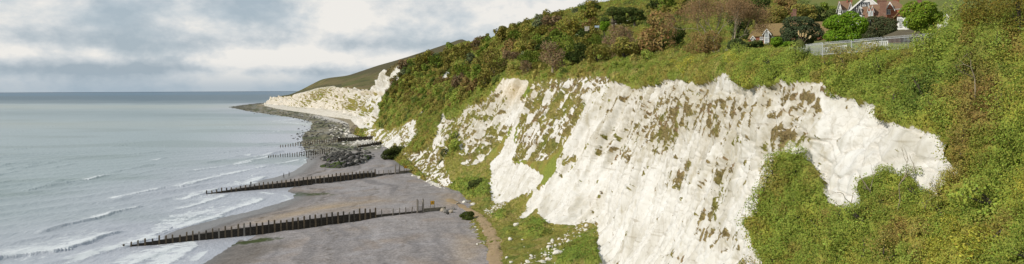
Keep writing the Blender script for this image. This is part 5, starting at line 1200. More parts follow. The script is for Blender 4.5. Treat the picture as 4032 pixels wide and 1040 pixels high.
# ------------------------------------------------------------------ people
def person(px, py, Y, face, label, top, legs, stride=0.1, arm=0.1):
    p = ground(px, py, 0.1); zg = max(bz(p[0], p[1]), -0.15)
    J = [(0,0,.95,.15,.12),(0,.01,1.15,.14,.11),(0,.02,1.38,.17,.115),(0,.02,1.48,.065,.065),(0,.03,1.57,.055,.06),(0,.045,1.68,.085,.10),(0,.03,1.77,.06,.075)]
    E = [(0,1),(1,2),(2,3),(3,4),(4,5),(5,6)]
    def add(par, *js):
        for j in js: J.append(j); E.append((par, len(J) - 1)); par = len(J) - 1
        return par
    for s in (-1, 1):
        add(0, (s*.10, stride*s*.2, .88, .095, .10), (s*.11, stride*s*.6+.02, .50, .062, .065), (s*.11, stride*s - .02, .10, .042, .045), (s*.115, stride*s+.13, .04, .04, .03))
        w = add(2, (s*.19, .02, 1.41, .06, .06), (s*.235, -.01, 1.13, .045, .045), (s*.245, arm, .90, .032, .028), (s*.245, arm+.05, .83, .036, .018))
        for k, (fx, fl_) in enumerate(((-.03, .07), (-.01, .082), (.01, .078), (.028, .062))): add(w, (s*.245+fx*.6, arm+.065, .80, .009, .009), (s*.24+fx*.6, arm+.06, .80 - fl_*.8, .008, .008))
        add(w, (s*.225, arm+.085, .83, .010, .010), (s*.22, arm+.10, .79, .009, .009))
    root_i = 0
    me = bpy.data.meshes.new('person'); me.from_pydata([j[:3] for j in J], E, []); o = bpy.data.objects.new('person', me); COL.objects.link(o)
    m = o.modifiers.new('skin', 'SKIN'); sv = me.skin_vertices[0].data
    for i, j in enumerate(J): sv[i].radius = (j[3], j[4]); sv[i].use_root = i == root_i
    o.modifiers.new('sub', 'SUBSURF').levels = 1; o.modifiers[-1].render_levels = 1
    me.materials.append(M['skin']); o.location = (p[0], p[1], zg); o.rotation_euler = (0, 0, face); tag(o, label, 'person', 'people at the water edge')
    c = MB(); 
    def ring(zs, mat_name, nm_):
        mb = MB(); n = 14
        for z, rx, ry, cy in zs: mb.v += [(rx * math.cos(2*PI*i/n), cy + ry * math.sin(2*PI*i/n), z) for i in range(n)]
        for k in range(len(zs) - 1): mb.f += [(k*n+i, k*n+(i+1)%n, (k+1)*n+(i+1)%n, (k+1)*n+i) for i in range(n)]
        ob = mb.build(nm_, M[mat_name], o); return ob
    ring([(.84,.19,.15,0),(.95,.185,.145,0),(1.15,.18,.135,.01),(1.36,.22,.14,.02),(1.45,.14,.10,.02),(1.50,.075,.075,.02)], top, 'jacket')
    for s in (-1, 1):
        t = MB(); t.tube([(s*.20,.02,1.43),(s*.24,-.01,1.13),(s*.25,arm,.92)], [.075,.062,.048], 9); t.build('sleeve', M[top], o)
        t = MB(); t.tube([(s*.085,0,.93),(s*.11,stride*s*.6+.02,.50),(s*.11,stride*s-.02,.10)], [.115,.085,.065], 10); t.build('trouser_leg', M[legs], o)
        t = MB(); t.tube([(s*.11,stride*s-.06,.045),(s*.115,stride*s+.06,.05),(s*.117,stride*s+.19,.035)], [.045,.052,.035], 8); t.build('boot', M['black'], o)
    bm = bmesh.new(); bmesh.ops.create_uvsphere(bm, u_segments=12, v_segments=8, radius=1)
    for v in bm.verts:
        v.co = (v.co.x * .098, .02 + v.co.y * .112 - (.03 if v.co.z < 0 else 0), 1.715 + max(v.co.z, -.55) * .115)
    hm = bpy.data.meshes.new('hair'); bm.to_mesh(hm); bm.free(); link('hair', hm, M['hair'], o)
    f = MB(); f.box((-.032,.135,1.69),(.022,.012,.012)); f.box((.032,.135,1.69),(.022,.012,.012)); f.box((0,.14,1.625),(.05,.012,.012)); f.build('face_features', M['hair'], o)
    nb = MB(); nb.add([(-.014,.135,1.65),(.014,.135,1.65),(0,.165,1.652),(0,.138,1.70)],[(0,1,2),(1,3,2),(3,0,2),(0,3,1)]); nb.build('nose', M['skin'], o)
M['skin'] = simple('skin', (0.50, 0.30, 0.21), (0.44, 0.26, 0.18), 8, 0.6); M['hair'] = simple('dark_hair', (0.03, 0.022, 0.016), None, 20, 0.7)
M['cloth_dark'] = simple('dark_cloth', (0.018, 0.02, 0.026), (0.028, 0.03, 0.036), 12, 0.9); M['cloth_blue'] = simple('navy_cloth', (0.02, 0.028, 0.05), None, 12, 0.9); M['cloth_grey'] = simple('grey_cloth', (0.06, 0.062, 0.07), None, 12, 0.9)
person(988, 739, 286, 0.6, 'person in dark clothes standing in the shallows behind the second groyne', 'cloth_dark', 'cloth_blue', 0.05, 0.12)
person(1117, 699, 318, -1.2, 'person in black on wet sand, nearer the camera of a pair by the sea', 'cloth_dark', 'cloth_dark', 0.16, 0.05)
person(1138, 693, 324, -1.0, 'person in navy on wet sand, farther of a pair by the sea', 'cloth_blue', 'cloth_grey', 0.12, 0.08)

# ------------------------------------------------------------------ gulls
def gull(px, py, Y, span, yaw, label, bank=0.2):
    a = at(px, py, Y); o = thing('gull', a, label, 'bird', 'gulls in flight', yaw); s = span
    b = MB(); b.tube([(0, .30*s, 0), (0, .24*s, .01*s), (0, .12*s, .01*s), (0, -.08*s, 0), (0, -.20*s, 0), (0, -.30*s, 0)], [.008*s, .032*s, .045*s, .045*s, .025*s, .012*s], 8); b.build('body', M['white_paint'], o)
    for q in (-1, 1):
        w = MB(); P_ = [(q*.03*s, .09*s, .02*s), (q*.25*s, .11*s, .10*s+bank*q*.05*s), (q*.5*s, -.02*s, .04*s+bank*q*.1*s), (q*.25*s, -.02*s, .09*s+bank*q*.05*s), (q*.03*s, -.06*s, .015*s)]
        w.add(P_ + [(x, y, z - .012*s) for x, y, z in P_], [(0,1,3,4),(1,2,3),(9,8,6,5),(8,7,6),(0,5,6,1),(1,6,7,2),(2,7,8,3),(3,8,9,4),(4,9,5,0)]); w.build('wing', M['white_paint'], o)
gull(2470, 82, 230, 1.05, 0.7, 'white gull gliding in front of the dark evergreen oaks')
gull(2272, 137, 250, 1.05, -0.6, 'white gull gliding over the wood below the pale-trunked tree')
gull(852, 345, 420, 1.3, 0.2, 'tiny gull far out over the sea horizon')

# ------------------------------------------------------------------ railing and benches on the cliff top
FP = [(3098, 191, 86), (3155, 177, 77), (3239, 167, 70.5), (3353, 157, 68), (3473, 145.5, 65.5), (3598, 136, 63), (3716, 127, 60.8)]
FW = [Vector(at(*p)) for p in FP]; hF = 1.42
o0 = FW[2]; rl = thing('railing', (o0.x, o0.y, o0.z - hF), 'long white bow-topped railing along the cliff edge', 'railing')
for p in FW: MB().box(p - o0 + Vector((0, 0, hF / 2 - 0.1)), (0.055, 0.055, hF + 0.1), 0.1).build('post', M['rail_paint'], rl)
for a, b in zip(FW[:-1], FW[1:]):
    d = b - a; n = max(6, int(round(d.length / 0.118))); pn = MB(); A = a - o0 + Vector((0, 0, hF)); 
    for zz in (-0.20, -1.22): pn.bar(A + Vector((0, 0, zz)), A + d + Vector((0, 0, zz)), 0.025, 0.035)
    for i in range(1, n):
        pn.tube([A + d * (i / n) + Vector((0, 0, -1.32)), A + d * (i / n) + Vector((0, 0, -0.17))], 0.011, 5)
        if i < n - 1:
            c0, c1 = A + d * (i / n), A + d * min((i + 2) / n, 1); m = (c0 + c1) / 2; r_ = (c1 - c0).length / 2
            pn.tube([m + (c0 - m) * math.cos(t) + Vector((0, 0, -0.17 + 0.16 * math.sin(t))) for t in np.linspace(0, PI, 8)], 0.011, 5)
    pn.build('bar_panel', M['rail_paint'], rl)
rgb = np.random.default_rng(8)
for i, px in enumerate(np.linspace(3130, 3560, 12)):
    Yb = np.interp(px, [3100, 3239, 3473, 3700], [80, 69.2, 64.6, 60]); pb_ = at(px, np.interp(px, [3100, 3300, 3500, 3700], [206, 199, 186, 172]) + rgb.uniform(-3, 3), Yb); n_ = ['mid green', 'olive', 'yellow green'][int(rgb.integers(0, 3))]; ob = copy_tree(shrub_proto(n_, int(rgb.integers(0, 3)), False)); ob.location = [float(t) for t in pb_ - np.array([0, 0, 1.05])]; k_ = rgb.uniform(0.20, 0.32); ob.scale = (k_, k_, k_); ob.rotation_euler = (0, 0, rgb.uniform(0, 6))
    ob['label'] = '%s low shrub in front of the railing, %s' % (n_, 'by its left corner' if px < 3240 else 'before the half-hidden bench' if px < 3350 else 'before the white bench' if px < 3500 else 'towards its right end'); ob['category'] = 'bush'; ob['group'] = 'low shrubs along the railing'
    if ob.get('fresh'): del ob['fresh']
def bench(pa, pb, Y, nsl, label):
    A, B = Vector(at(*pa, Y)), Vector(at(*pb, Y - 0.6)); d = (B - A); L = d.length; ang = math.atan2(d.y, d.x); o = thing('bench', (A.x, A.y, A.z - 0.95), label, 'bench', 'white benches behind the railing', ang); sl_ = d.z
    sh = lambda x: sl_ * x / L
    k = MB()
    for x in np.linspace(0.08, L - 0.08, nsl): k.box((x, 0.0, 0.68 + sh(x)), (0.085, 0.025, 0.46), 0, 0, -0.1)
    k.bar((0, 0, 0.93), (L, 0, 0.93 + sl_), 0.05, 0.09); k.bar((0, 0.02, 0.44), (L, 0.02, 0.44 + sl_), 0.045, 0.07); k.build('backrest', M['white_paint'], o)
    s = MB()
    for i in range(5): s.bar((0, 0.06 + 0.11 * i, 0.44), (L, 0.06 + 0.11 * i, 0.44 + sl_), 0.085, 0.03)
    s.build('seat', M['white_paint'], o)
    for x in (0.03, L - 0.03):
        for y, h_ in ((0.0, 0.98), (0.52, 0.66)): MB().box((x, y, h_ / 2 - 0.1 + sh(x)), (0.07, 0.07, h_ + 0.2)).build('leg', M['white_paint'], o)
        MB().box((x, 0.27, 0.67 + sh(x)), (0.07, 0.58, 0.04)).build('armrest', M['white_paint'], o)
bench((3396, 169), (3497, 161), 67.6, 14, 'white slatted bench seen from behind, in full view behind the railing')
bench((3243, 189), (3334, 178), 72.6, 13, 'low white slatted bench half hidden behind the railing, left of the other bench')

# ------------------------------------------------------------------ houses
class House:
    def __init__(s, name, px, py, Y, label, cat='house'):
        s.o = Vector(at(px, py, Y)); s.a = math.atan2(s.o.x, s.o.y); s.r = thing(name, s.o, label, cat, None, -s.a); s.ex = (math.cos(s.a), -math.sin(s.a)); s.ey = (math.sin(s.a), math.cos(s.a)); s.d0 = s.o.x * s.ey[0] + s.o.y * s.ey[1]
    def P(s, px, py, Y):
        q = at(px, py, 1.0); k = (Y - s.o.y + s.d0) / (q[0] * s.ey[0] + s.ey[1]); x, y = q[0] * k - s.o.x, k - s.o.y
        return Vector((x * s.ex[0] + y * s.ex[1], Y - s.o.y, CAMZ + (q[2] - CAMZ) * k - s.o.z))
    def part(s, name, mb, mat, parent=None): return mb.build(name, M[mat], parent or s.r)
    def block(s, px0, px1, pyt, pyb, Y, depth, mat, name='wall'):
        a, b = s.P(px0, pyt, Y), s.P(px1, pyb, Y); mb = MB().box(((a.x + b.x) / 2, Y - s.o.y + depth / 2, (a.z + b.z) / 2), (b.x - a.x, depth, a.z - b.z)); return s.part(name, mb, mat)
    def gable_x(s, px0, px1, pye, pyr, Y, depth, mat, over=0.3, name='roof', hipl=0.0, hipr=0.0):
        """roof with its ridge across the view"""
        a, b = s.P(px0, pye, Y), s.P(px1, pye, Y); zr = s.P(px0, pyr, Y + depth / 2).z; y0, y1, ym = Y - s.o.y - over, Y - s.o.y + depth + over, Y - s.o.y + depth / 2; x0, x1 = a.x - over, b.x + over; t = 0.18
        V_ = [(x0, y0, a.z), (x1, y0, a.z), (x1, y1, a.z), (x0, y1, a.z), (x0 + hipl, ym, zr), (x1 - hipr, ym, zr)]
        mb = MB().add(V_ + [(x, y, z - t) for x, y, z in V_[:4]], [(0, 1, 5, 4), (2, 3, 4, 5), (3, 0, 4), (1, 2, 5), (9, 8, 7, 6), (0, 6, 7, 1), (1, 7, 8, 2), (2, 8, 9, 3), (3, 9, 6, 0)]); return s.part(name, mb, mat)
    def gable_y(s, px0, px1, pye, pyr, Y, depth, mat, trim='white_paint', face=None, over=0.35, apex=0.5, name='roof', bw=0.28):
        """roof with its gable towards the camera; bargeboards and gable face"""
        a, b = s.P(px0, pye, Y), s.P(px1, pye, Y); zr = s.P(px0, pyr, Y).z; xm = a.x + (b.x - a.x) * apex; y0, y1 = Y - s.o.y, Y - s.o.y + depth
        k = over; sl_ = (zr - a.z) / (xm - a.x); sr = (zr - b.z) / (b.x - xm); th = 0.16
        V_ = [(a.x - k, y0 - k, a.z - k * sl_), (xm, y0 - k, zr), (b.x + k, y0 - k, b.z - k * sr)]; W_ = [(x, y1, z) for x, _, z in V_]
        mb = MB().add(V_ + W_ + [(x, y, z - th) for x, y, z in V_ + W_], [(0, 1, 4, 3), (1, 2, 5, 4), (9, 10, 7, 6), (10, 11, 8, 7), (0, 6, 7, 1), (1, 7, 8, 2), (3, 4, 10, 9), (4, 5, 11, 10), (0, 3, 9, 6), (2, 8, 11, 5)]); r_ = s.part(name, mb, mat)
        for p, q in ((V_[0], V_[1]), (V_[1], V_[2])):
            p, q = Vector(p), Vector(q); dn = Vector((0, 0, -bw)); f = Vector((0, -0.07, 0)); bk_ = Vector((0, -0.005, 0)); up_ = Vector((0, 0, 0.03))
            mbb = MB().add([p + f + up_, q + f + up_, q + f + dn, p + f + dn, p + bk_ + up_, q + bk_ + up_, q + bk_ + dn, p + bk_ + dn], [(0, 1, 2, 3), (7, 6, 5, 4), (0, 4, 5, 1), (3, 2, 6, 7), (1, 5, 6, 2), (0, 3, 7, 4)]); s.part('bargeboard', mbb, trim, r_)
        if face:
            mg = MB().prism([(a.x, a.z), (b.x, b.z), (xm, zr - th)], y0, y1 - 0.1); s.part('gable_wall', mg, face)
        return r_
    def window(s, px0, px1, pyt, pyb, Y, nx=2, ny=2, glass='glass'):
        a, b = s.P(px0, pyt, Y), s.P(px1, pyb, Y); y = Y - s.o.y; w, h = b.x - a.x, a.z - b.z; cx, cz = (a.x + b.x) / 2, (a.z + b.z) / 2; fr = MB(); fw = min(0.13, w * 0.16)
        fr.box((cx - w / 2 + fw / 2, y - 0.06, cz), (fw, 0.12, h)); fr.box((cx + w / 2 - fw / 2, y - 0.06, cz), (fw, 0.12, h)); fr.box((cx, y - 0.063, cz + h / 2 - fw / 2), (w - 0.002, 0.12, fw)); fr.box((cx, y - 0.073, cz - h / 2 + fw / 2), (w + 0.1, 0.15, fw))
        for i in range(1, nx): fr.box((cx - w / 2 + w * i / nx, y - 0.05, cz), (0.075, 0.09, h - fw))
        for i in range(1, ny): fr.box((cx, y - 0.047, cz - h / 2 + h * (0.62 if ny == 2 else i / ny)), (w - fw, 0.085, 0.065))
        f = s.part('window', fr, 'white_paint'); s.part('pane', MB().box((cx, y - 0.02, cz), (w - fw, 0.03, h - fw)), glass, f); return f
    def chimney(s, px0, px1, pyt, pyb, Y, mat='brick_brown', pots=0, parent=None):
        a, b = s.P(px0, pyt, Y), s.P(px1, pyb, Y); w = b.x - a.x; y = Y - s.o.y; mb = MB().box(((a.x + b.x) / 2, y, (a.z + b.z) / 2), (w, w * 0.8, a.z - b.z)); mb.box(((a.x + b.x) / 2, y, a.z - 0.25), (w + 0.2, w * 0.8 + 0.2, 0.16)); mb.box(((a.x + b.x) / 2, y, a.z + 0.05), (w + 0.12, w * 0.8 + 0.12, 0.1))
        c = s.part('chimney', mb, mat, parent)
        for i in range(pots): s.part('chimney_pot', MB().tube([((a.x + (i + .5) * w / pots), y, a.z), ((a.x + (i + .5) * w / pots), y, a.z + 0.5), ((a.x + (i + .5) * w / pots), y, a.z + 0.75)], [0.15, 0.12, 0.15], 8), 'terracotta', c)
    def beam(s, pa, pb, Y, w=0.22, mat='timber_black'):
        a, b = s.P(*pa, Y), s.P(*pb, Y); a.y = b.y = Y - s.o.y - 0.035; return (a, b, w)
    def frame(s, Y, beams, w=0.24):
        mb = MB()
        for i, (pa, pb) in enumerate(beams):
            a, b = s.P(*pa, Y), s.P(*pb, Y); a.y = b.y = Y - s.o.y - 0.03 - 0.004 * (i % 5); mb.bar(a, b, w, 0.06) if abs(a.z - b.z) < abs(a.x - b.x) else mb.bar(a, b, 0.06 + 0.0 * w, w) if False else mb.box((a + b) / 2, ((b - a).length if abs(a.z - b.z) <= abs(a.x - b.x) * 0.2 else w, 0.06, w if abs(a.z - b.z) <= abs(a.x - b.x) * 0.2 else (b - a).length), 0, 0 if abs(a.z - b.z) <= abs(a.x - b.x) * 0.2 or abs(a.x - b.x) < 0.05 else math.atan2(b.x - a.x, b.z - a.z) if b.z > a.z else math.atan2(a.x - b.x, a.z - b.z))
        return s.part('timber_frame', mb, 'timber_black')

h1 = House('brick_house', 3100, 190, 166, 'long red-brick house with mossy brown roof and white gabled bay')
h1.block(2975, 3275, 141, 205, 166, 8, 'brick_red'); h1.gable_x(2977, 3275, 142, 95, 166, 8, 'roof_brown', 0.35)
h1.block(2947, 2975, 152, 205, 166.6, 6.4, 'brick_red'); h1.gable_x(2949, 2982, 152, 121, 166.6, 6.4, 'roof_brown', 0.3, hipl=0.9)
h1.block(3008, 3030, 122, 205, 165.2, 2, 'white_paint', 'bay_wall'); h1.gable_y(3006, 3033, 131, 113, 165.1, 4.0, 'roof_brown', face='white_paint', over=0.25, bw=0.25, name='bay_roof')
h1.window(3010, 3028, 126, 150, 165.0, 3, 2, 'glass_pale'); h1.window(3010, 3028, 153, 180, 165.0, 3, 2, 'glass_pale')
h1.gable_y(2957, 2972, 150, 141, 166.2, 2.5, 'roof_brown', face='white_paint', over=0.2, bw=0.2, name='dormer_roof'); h1.block(2958.5, 2970.5, 150, 161, 166.25, 1.5, 'white_paint', 'dormer_wall'); h1.window(2961, 2968, 151, 158, 166.2, 2, 1)
h1.window(2992, 3005, 145, 158, 165.9, 2, 1); h1.window(3036, 3048, 142, 154, 165.9, 2, 1); h1.chimney(3121, 3136, 38, 95, 170, 'brick_brown'); h1.chimney(3115, 3121, 51, 95, 170.3, 'brick_brown')
ch_ = MB().box(h1.P(3125, 165, 165.85), (8, 0.1, 0.12)); h1.part('gutter', ch_, 'white_paint')

h2 = House('timbered_house', 3370, 110, 214, 'half-timbered house with white walls, black beams and red-brown roofs')
h2.block(3300, 3352, 36, 110, 216, 8, 'render_white'); h2.gable_x(3303, 3352, 37, 5, 216, 8, 'roof_red', 0.3)
h2.gable_y(3297, 3313, 33, 6, 213.5, 6, 'roof_red', face='render_white', bw=0.32); h2.block(3299, 3312, 32, 110, 213.6, 3, 'render_white', 'bay_wall'); h2.window(3301, 3310, 36, 47, 213.4, 3, 1); h2.window(3301, 3310, 55, 66, 213.4, 3, 1)
h2.gable_y(3343, 3354, 26, 9, 214.8, 5, 'roof_red', face='render_white', bw=0.25, name='dormer_roof'); h2.block(3345, 3353, 25, 36, 214.9, 2, 'render_white', 'dormer_wall')
h2.block(3352, 3428, 30, 110, 212, 9, 'render_white', 'gable_front'); h2.gable_y(3348, 3478, 36, -16, 211.8, 9.2, 'roof_red', face='render_white', bw=0.55, apex=0.5, over=0.5, name='main_roof')
h2.frame(211.7, [((3358, 50), (3428, 50)), ((3360, 34), (3360, 50)), ((3368, 26), (3368, 50)), ((3377, 18), (3377, 50)), ((3384, 10), (3384, 50)), ((3392, 10), (3422, 10)), ((3392, 10), (3392, 26)), ((3413, 10), (3413, 26)), ((3392, 18), (3413, 18)), ((3399, 10), (3399, 18)), ((3406, 10), (3406, 18)), ((3422, 8), (3422, 50)), ((3360, 62), (3420, 62)), ((3390, 26), (3422, 26))], 0.3)
h2.window(3395, 3410, 19, 25, 211.7, 3, 1)
h2.gable_y(3375, 3396, 56, 24, 208, 6, 'roof_red', face='render_white', bw=0.35, name='porch_roof'); h2.block(3377, 3394, 55, 110, 208.1, 4, 'render_white', 'porch_wall'); h2.frame(207.95, [((3378, 57), (3394, 57)), ((3382, 46), (3382, 57)), ((3390, 46), (3390, 57)), ((3386, 36), (3386, 57)), ((3378, 75), (3394, 75))], 0.22)
h2.gable_x(3397, 3425, 58, 27, 207.5, 6, 'roof_red', 0.1, name='side_roof'); h2.block(3397, 3424, 59, 110, 208, 5, 'render_white', 'side_wall'); h2.frame(207.95, [((3398, 60), (3398, 80)), ((3410, 60), (3400, 74)), ((3412, 60), (3412, 80))], 0.3)
h2.chimney(3333, 3339, -8, 30, 219, 'brick_red'); h2.chimney(3349, 3356, -6, 12, 219.5, 'brick_red')

h3 = House('tile_hung_house', 3520, 110, 204, 'big red tile-hung house with tall brown chimney and white gable')
h3.block(3402, 3462, 70, 125, 202, 8, 'brick_red'); h3.gable_x(3404, 3462, 73, 20, 201.6, 9, 'roof_red', 0.3, hipl=1.5, name='wing_roof')
h3.block(3417, 3441, 42, 66, 201.0, 3.5, 'tile_hung', 'dormer_wall')
for x in (3415.5, 3428.5): h3.gable_y(x, x + 12.5, 42, 22, 200.8, 4.5, 'roof_red', face='tile_hung', bw=0.3, over=0.12, name='dormer_roof')
h3.window(3418, 3427, 44, 64, 200.9, 2, 2, 'glass_pale'); h3.window(3429, 3438, 43, 63, 200.9, 2, 2, 'glass_pale'); h3.window(3398, 3410, 78, 100, 201.7, 2, 2, 'glass_pale'); h3.window(3416, 3432, 76, 104, 201.7, 2, 2, 'glass_pale')
h3.block(3466, 3606, 36, 125, 204, 9, 'tile_hung', 'main_wall'); h3.gable_x(3466, 3562, 36, 4, 204, 9, 'roof_red', 0.3, hipr=2.6, name='main_roof')
h3.gable_y(3488, 3521, 34, 8, 203.2, 5, 'roof_red', face='tile_hung', bw=0.5, over=0.2, name='gable_roof'); h3.window(3489, 3506, 37, 57, 203.9, 2, 2)
h3.part('string_course', MB().box(h3.P(3535, 36, 203.8), (5.5, 0.2, 0.14)), 'white_paint')
h3.gable_y(3522, 3606, 64, 12, 200, 8, 'roof_red', trim='roof_brown', face='tile_hung', bw=0.3, over=0.35, apex=0.62, name='cross_roof'); h3.window(3571, 3580, 32, 43, 199.8, 2, 1); h3.part('eaves_board', MB().box(h3.P(3574, 31, 199.75), (2.2, 0.1, 0.14)), 'white_paint')
h3.block(3532, 3606, 64, 125, 200.2, 5, 'render_white', 'ground_floor'); h3.window(3534, 3542, 72, 84, 200.0, 2, 1); h3.window(3544, 3551, 73, 84, 200.0, 2, 1); h3.window(3540, 3550, 88, 106, 200.0, 2, 2); h3.part('string_course', MB().box(h3.P(3560, 62.5, 199.95), (6.4, 0.2, 0.18)), 'brick_brown')
h3.chimney(3464, 3490, 3, 74, 200.5, 'brick_brown'); h3.chimney(3453, 3467, 2, 22, 209, 'brick_brown'); h3.chimney(3516, 3540, -1, 12, 209, 'brick_red', 4); h3.chimney(3612, 3628, 0, 22, 206, 'brick_brown', 2); h3.block(3600, 3640, 24, 110, 203, 7, 'tile_hung', 'rear_wall'); h3.gable_x(3590, 3645, 24, 9, 203, 8, 'roof_red', 0.3, name='rear_roof')

h4 = House('white_house', 3722, 100, 150, 'white house glimpsed between foliage right of the bright tree')
h4.block(3690, 3800, 82, 135, 152, 7, 'render_white'); h4.gable_x(3690, 3800, 82, 66, 152, 7, 'roof_brown', 0.3); h4.block(3714, 3734, 62, 120, 149.5, 3, 'render_white', 'bay_wall'); h4.gable_y(3713, 3735, 66, 50, 149.3, 5, 'roof_brown', face='render_white', bw=0.3, over=0.2, name='bay_roof'); h4.window(3719, 3728, 66, 76, 149.4, 2, 1)

h5 = House('shelter', 3590, 160, 96, 'low shelter with a humped grey-brown roof behind the railing', 'shelter')
h5.block(3496, 3690, 141, 175, 96.6, 5, 'brick_brown', 'wall'); h5.gable_x(3494, 3700, 143, 121, 96.0, 6.5, 'thatch', 0.55, hipl=1.9, hipr=1.0)
h5.part('door', MB().box(h5.P(3520, 158, 96.5), (1.6, 0.08, 1.5)), 'terracotta'); h5.window(3560, 3585, 146, 160, 96.5, 3, 1)
M['caravan_cream'] = simple('caravan_cream', (0.46, 0.42, 0.34), (0.40, 0.36, 0.29), 2, 0.6)
h6 = House('parked_caravan', 2310, 120, 300, 'cream caravan roof showing through the middle of the wood', 'caravan')
h6.block(2302, 2320, 107, 122, 300, 2.4, 'caravan_cream', 'body'); h6.part('roof', MB().box(h6.P(2311, 106, 301.2), (2.2, 2.5, 0.25)), 'caravan_cream'); h6.window(2304, 2309, 109, 113, 299.95, 1, 1, 'glass_pale'); h6.part('wheel', MB().tube([tuple(h6.P(2318, 121, 299.9)), tuple(h6.P(2318, 121, 300.2))], 0.33, 12), 'black')
h7 = House('wood_cottage', 2430, 105, 345, 'grey-walled cottage seen between the evergreen oak trunks', 'cottage')
h7.block(2408, 2452, 88, 125, 345, 6, 'concrete'); h7.gable_x(2408, 2452, 88, 74, 345, 6, 'thatch', 0.3); h7.window(2416, 2424, 93, 101, 344.9, 2, 1); h7.window(2436, 2443, 93, 101, 344.9, 2, 1)
h8 = House('garden_shed', 2350, 115, 310, 'pale green shed roof among trees right of the caravan', 'shed')
h8.block(2344, 2358, 108, 122, 310, 2.5, 'concrete'); h8.gable_x(2343, 2359, 108, 101, 310, 2.5, 'glass_pale', 0.15); h8.part('door', MB().box(h8.P(2351, 115, 309.95), (0.8, 0.06, 1.4)), 'wood')
h9 = House('farmhouse', 2580, 25, 520, 'tiny white building on the open hill at the top edge', 'building')
h9.block(2574, 2585, 17, 24, 520, 3, 'render_white'); h9.gable_x(2574, 2585, 18, 15.5, 520, 3, 'thatch', 0.2)

# ------------------------------------------------------------------ cars parked behind the railing
def car(px, py, Y, rz, mat, label):
    a = at(px, py, Y); o = thing('parked_car', a, label, 'car', 'cars parked behind the railing', rz)
    prof = [(-2.1, .32), (2.1, .32), (2.15, .62), (2.0, .86), (1.05, .98), (.35, 1.43), (-1.2, 1.46), (-1.75, 1.02), (-2.12, .95), (-2.15, .6)]
    me = MB().prism(prof, -.82, .82).mesh('body'); bm = bmesh.new(); bm.from_mesh(me); bmesh.ops.bevel(bm, geom=list(bm.edges), offset=0.07, segments=2, affect='EDGES'); bm.to_mesh(me); bm.free(); link('body', me, M[mat], o)
    MB().add([(1.0, -.7, 1.0), (1.0, .7, 1.0), (.40, .64, 1.40), (.40, -.64, 1.40), (.98, -.7, .98), (.98, .7, .98), (.36, .64, 1.36), (.36, -.64, 1.36)], [(0, 1, 2, 3), (7, 6, 5, 4), (0, 4, 5, 1), (1, 5, 6, 2), (2, 6, 7, 3), (3, 7, 4, 0)]).build('windscreen', M['glass'], o)
    for s in (-1, 1):
        MB().prism([(.85, 1.02), (.28, 1.36), (-1.1, 1.38), (-1.45, 1.05)], s * .80, s * .835).build('side_window', M['glass'], o)
        MB().box((2.1, s * .58, .70), (.1, .32, .14)).build('headlight', M['glass_pale'], o)
        for x in (-1.3, 1.3):
            w = MB().tube([(x, s * .66, .32), (x, s * .86, .32)], .32, 18).build('wheel', M['black'], o); MB().tube([(x, s * .855, .32), (x, s * .875, .32)], .19, 12).build('rim', M['rail_paint'], w)
M['car_silver'] = simple('silver_blue_paint', (0.42, 0.50, 0.53), (0.36, 0.44, 0.47), 2, 0.25, 0, 0.01, spec=0.6, metal=0.2); M['car_white'] = simple('white_car_paint', (0.72, 0.73, 0.74), (0.66, 0.67, 0.68), 2, 0.25, 0, 0.01, spec=0.6)
car(3351, 160, 165, -1.75, 'car_silver', 'pale blue car facing the railing under the bright round tree')
car(3314, 160, 172, -1.3, 'car_white', 'white car mostly hidden by the trunk of the bright round tree')

# dead pale branches poking out of the scrub
def dead_branch(px, py, L, ang, label, seed):
    p = on_cliff(px, py, 5.0); rg = np.random.default_rng(seed); mb = MB(); t = thing('dead_branch', p, label, 'branch', 'dead branches in the scrub')
    d = Vector((math.cos(ang) * 0.55 - 0.55, -0.35, math.sin(ang))).normalized()
    def go(q, d, L, r, k):
        m = q + d * L * 0.5 + Vector(rg.normal(0, 0.07 * L, 3)); e = q + d * L + Vector(rg.normal(0, 0.08 * L, 3)); mb.tube([q, m, e], [r, r * 0.75, r * 0.45], 5)
        if k < 3:
            for _ in range(2): go(m if rg.random() < .4 else e, (d + Vector(rg.normal(0, 0.45, 3))).normalized(), L * rg.uniform(.45, .7), r * 0.55, k + 1)
    go(Vector((0.3, 0.2, -0.4)), d, L, 0.07, 0); mb.build('limb', M['bark_pale'], t)
for px, py, L, ang, lab, sd_ in [(3530, 858, 3.0, 0.5, 'long forked dead branch reaching up below the right end of the chalk', 1), (3450, 800, 2.2, 1.2, 'thin upright dead branch between two scrub clumps', 2), (3560, 845, 2.4, 0.1, 'pale dead branch lying flat on the scrub', 3), (3935, 130, 2.4, 1.3, 'bare pale twig standing in the sycamore foliage', 4), (3860, 470, 2.2, 0.9, 'dead stem in the russet foliage at the far right', 5), (3395, 890, 1.6, 1.3, 'short dead stem in the lower scrub', 6)]:
    dead_branch(px, py, L, ang, lab, sd_)

for d_ in (protos, sbp):
    for k_, r_ in d_.items():
        if r_.get('fresh'):
            for c_ in list(r_.children): bpy.data.objects.remove(c_)
            bpy.data.objects.remove(r_)


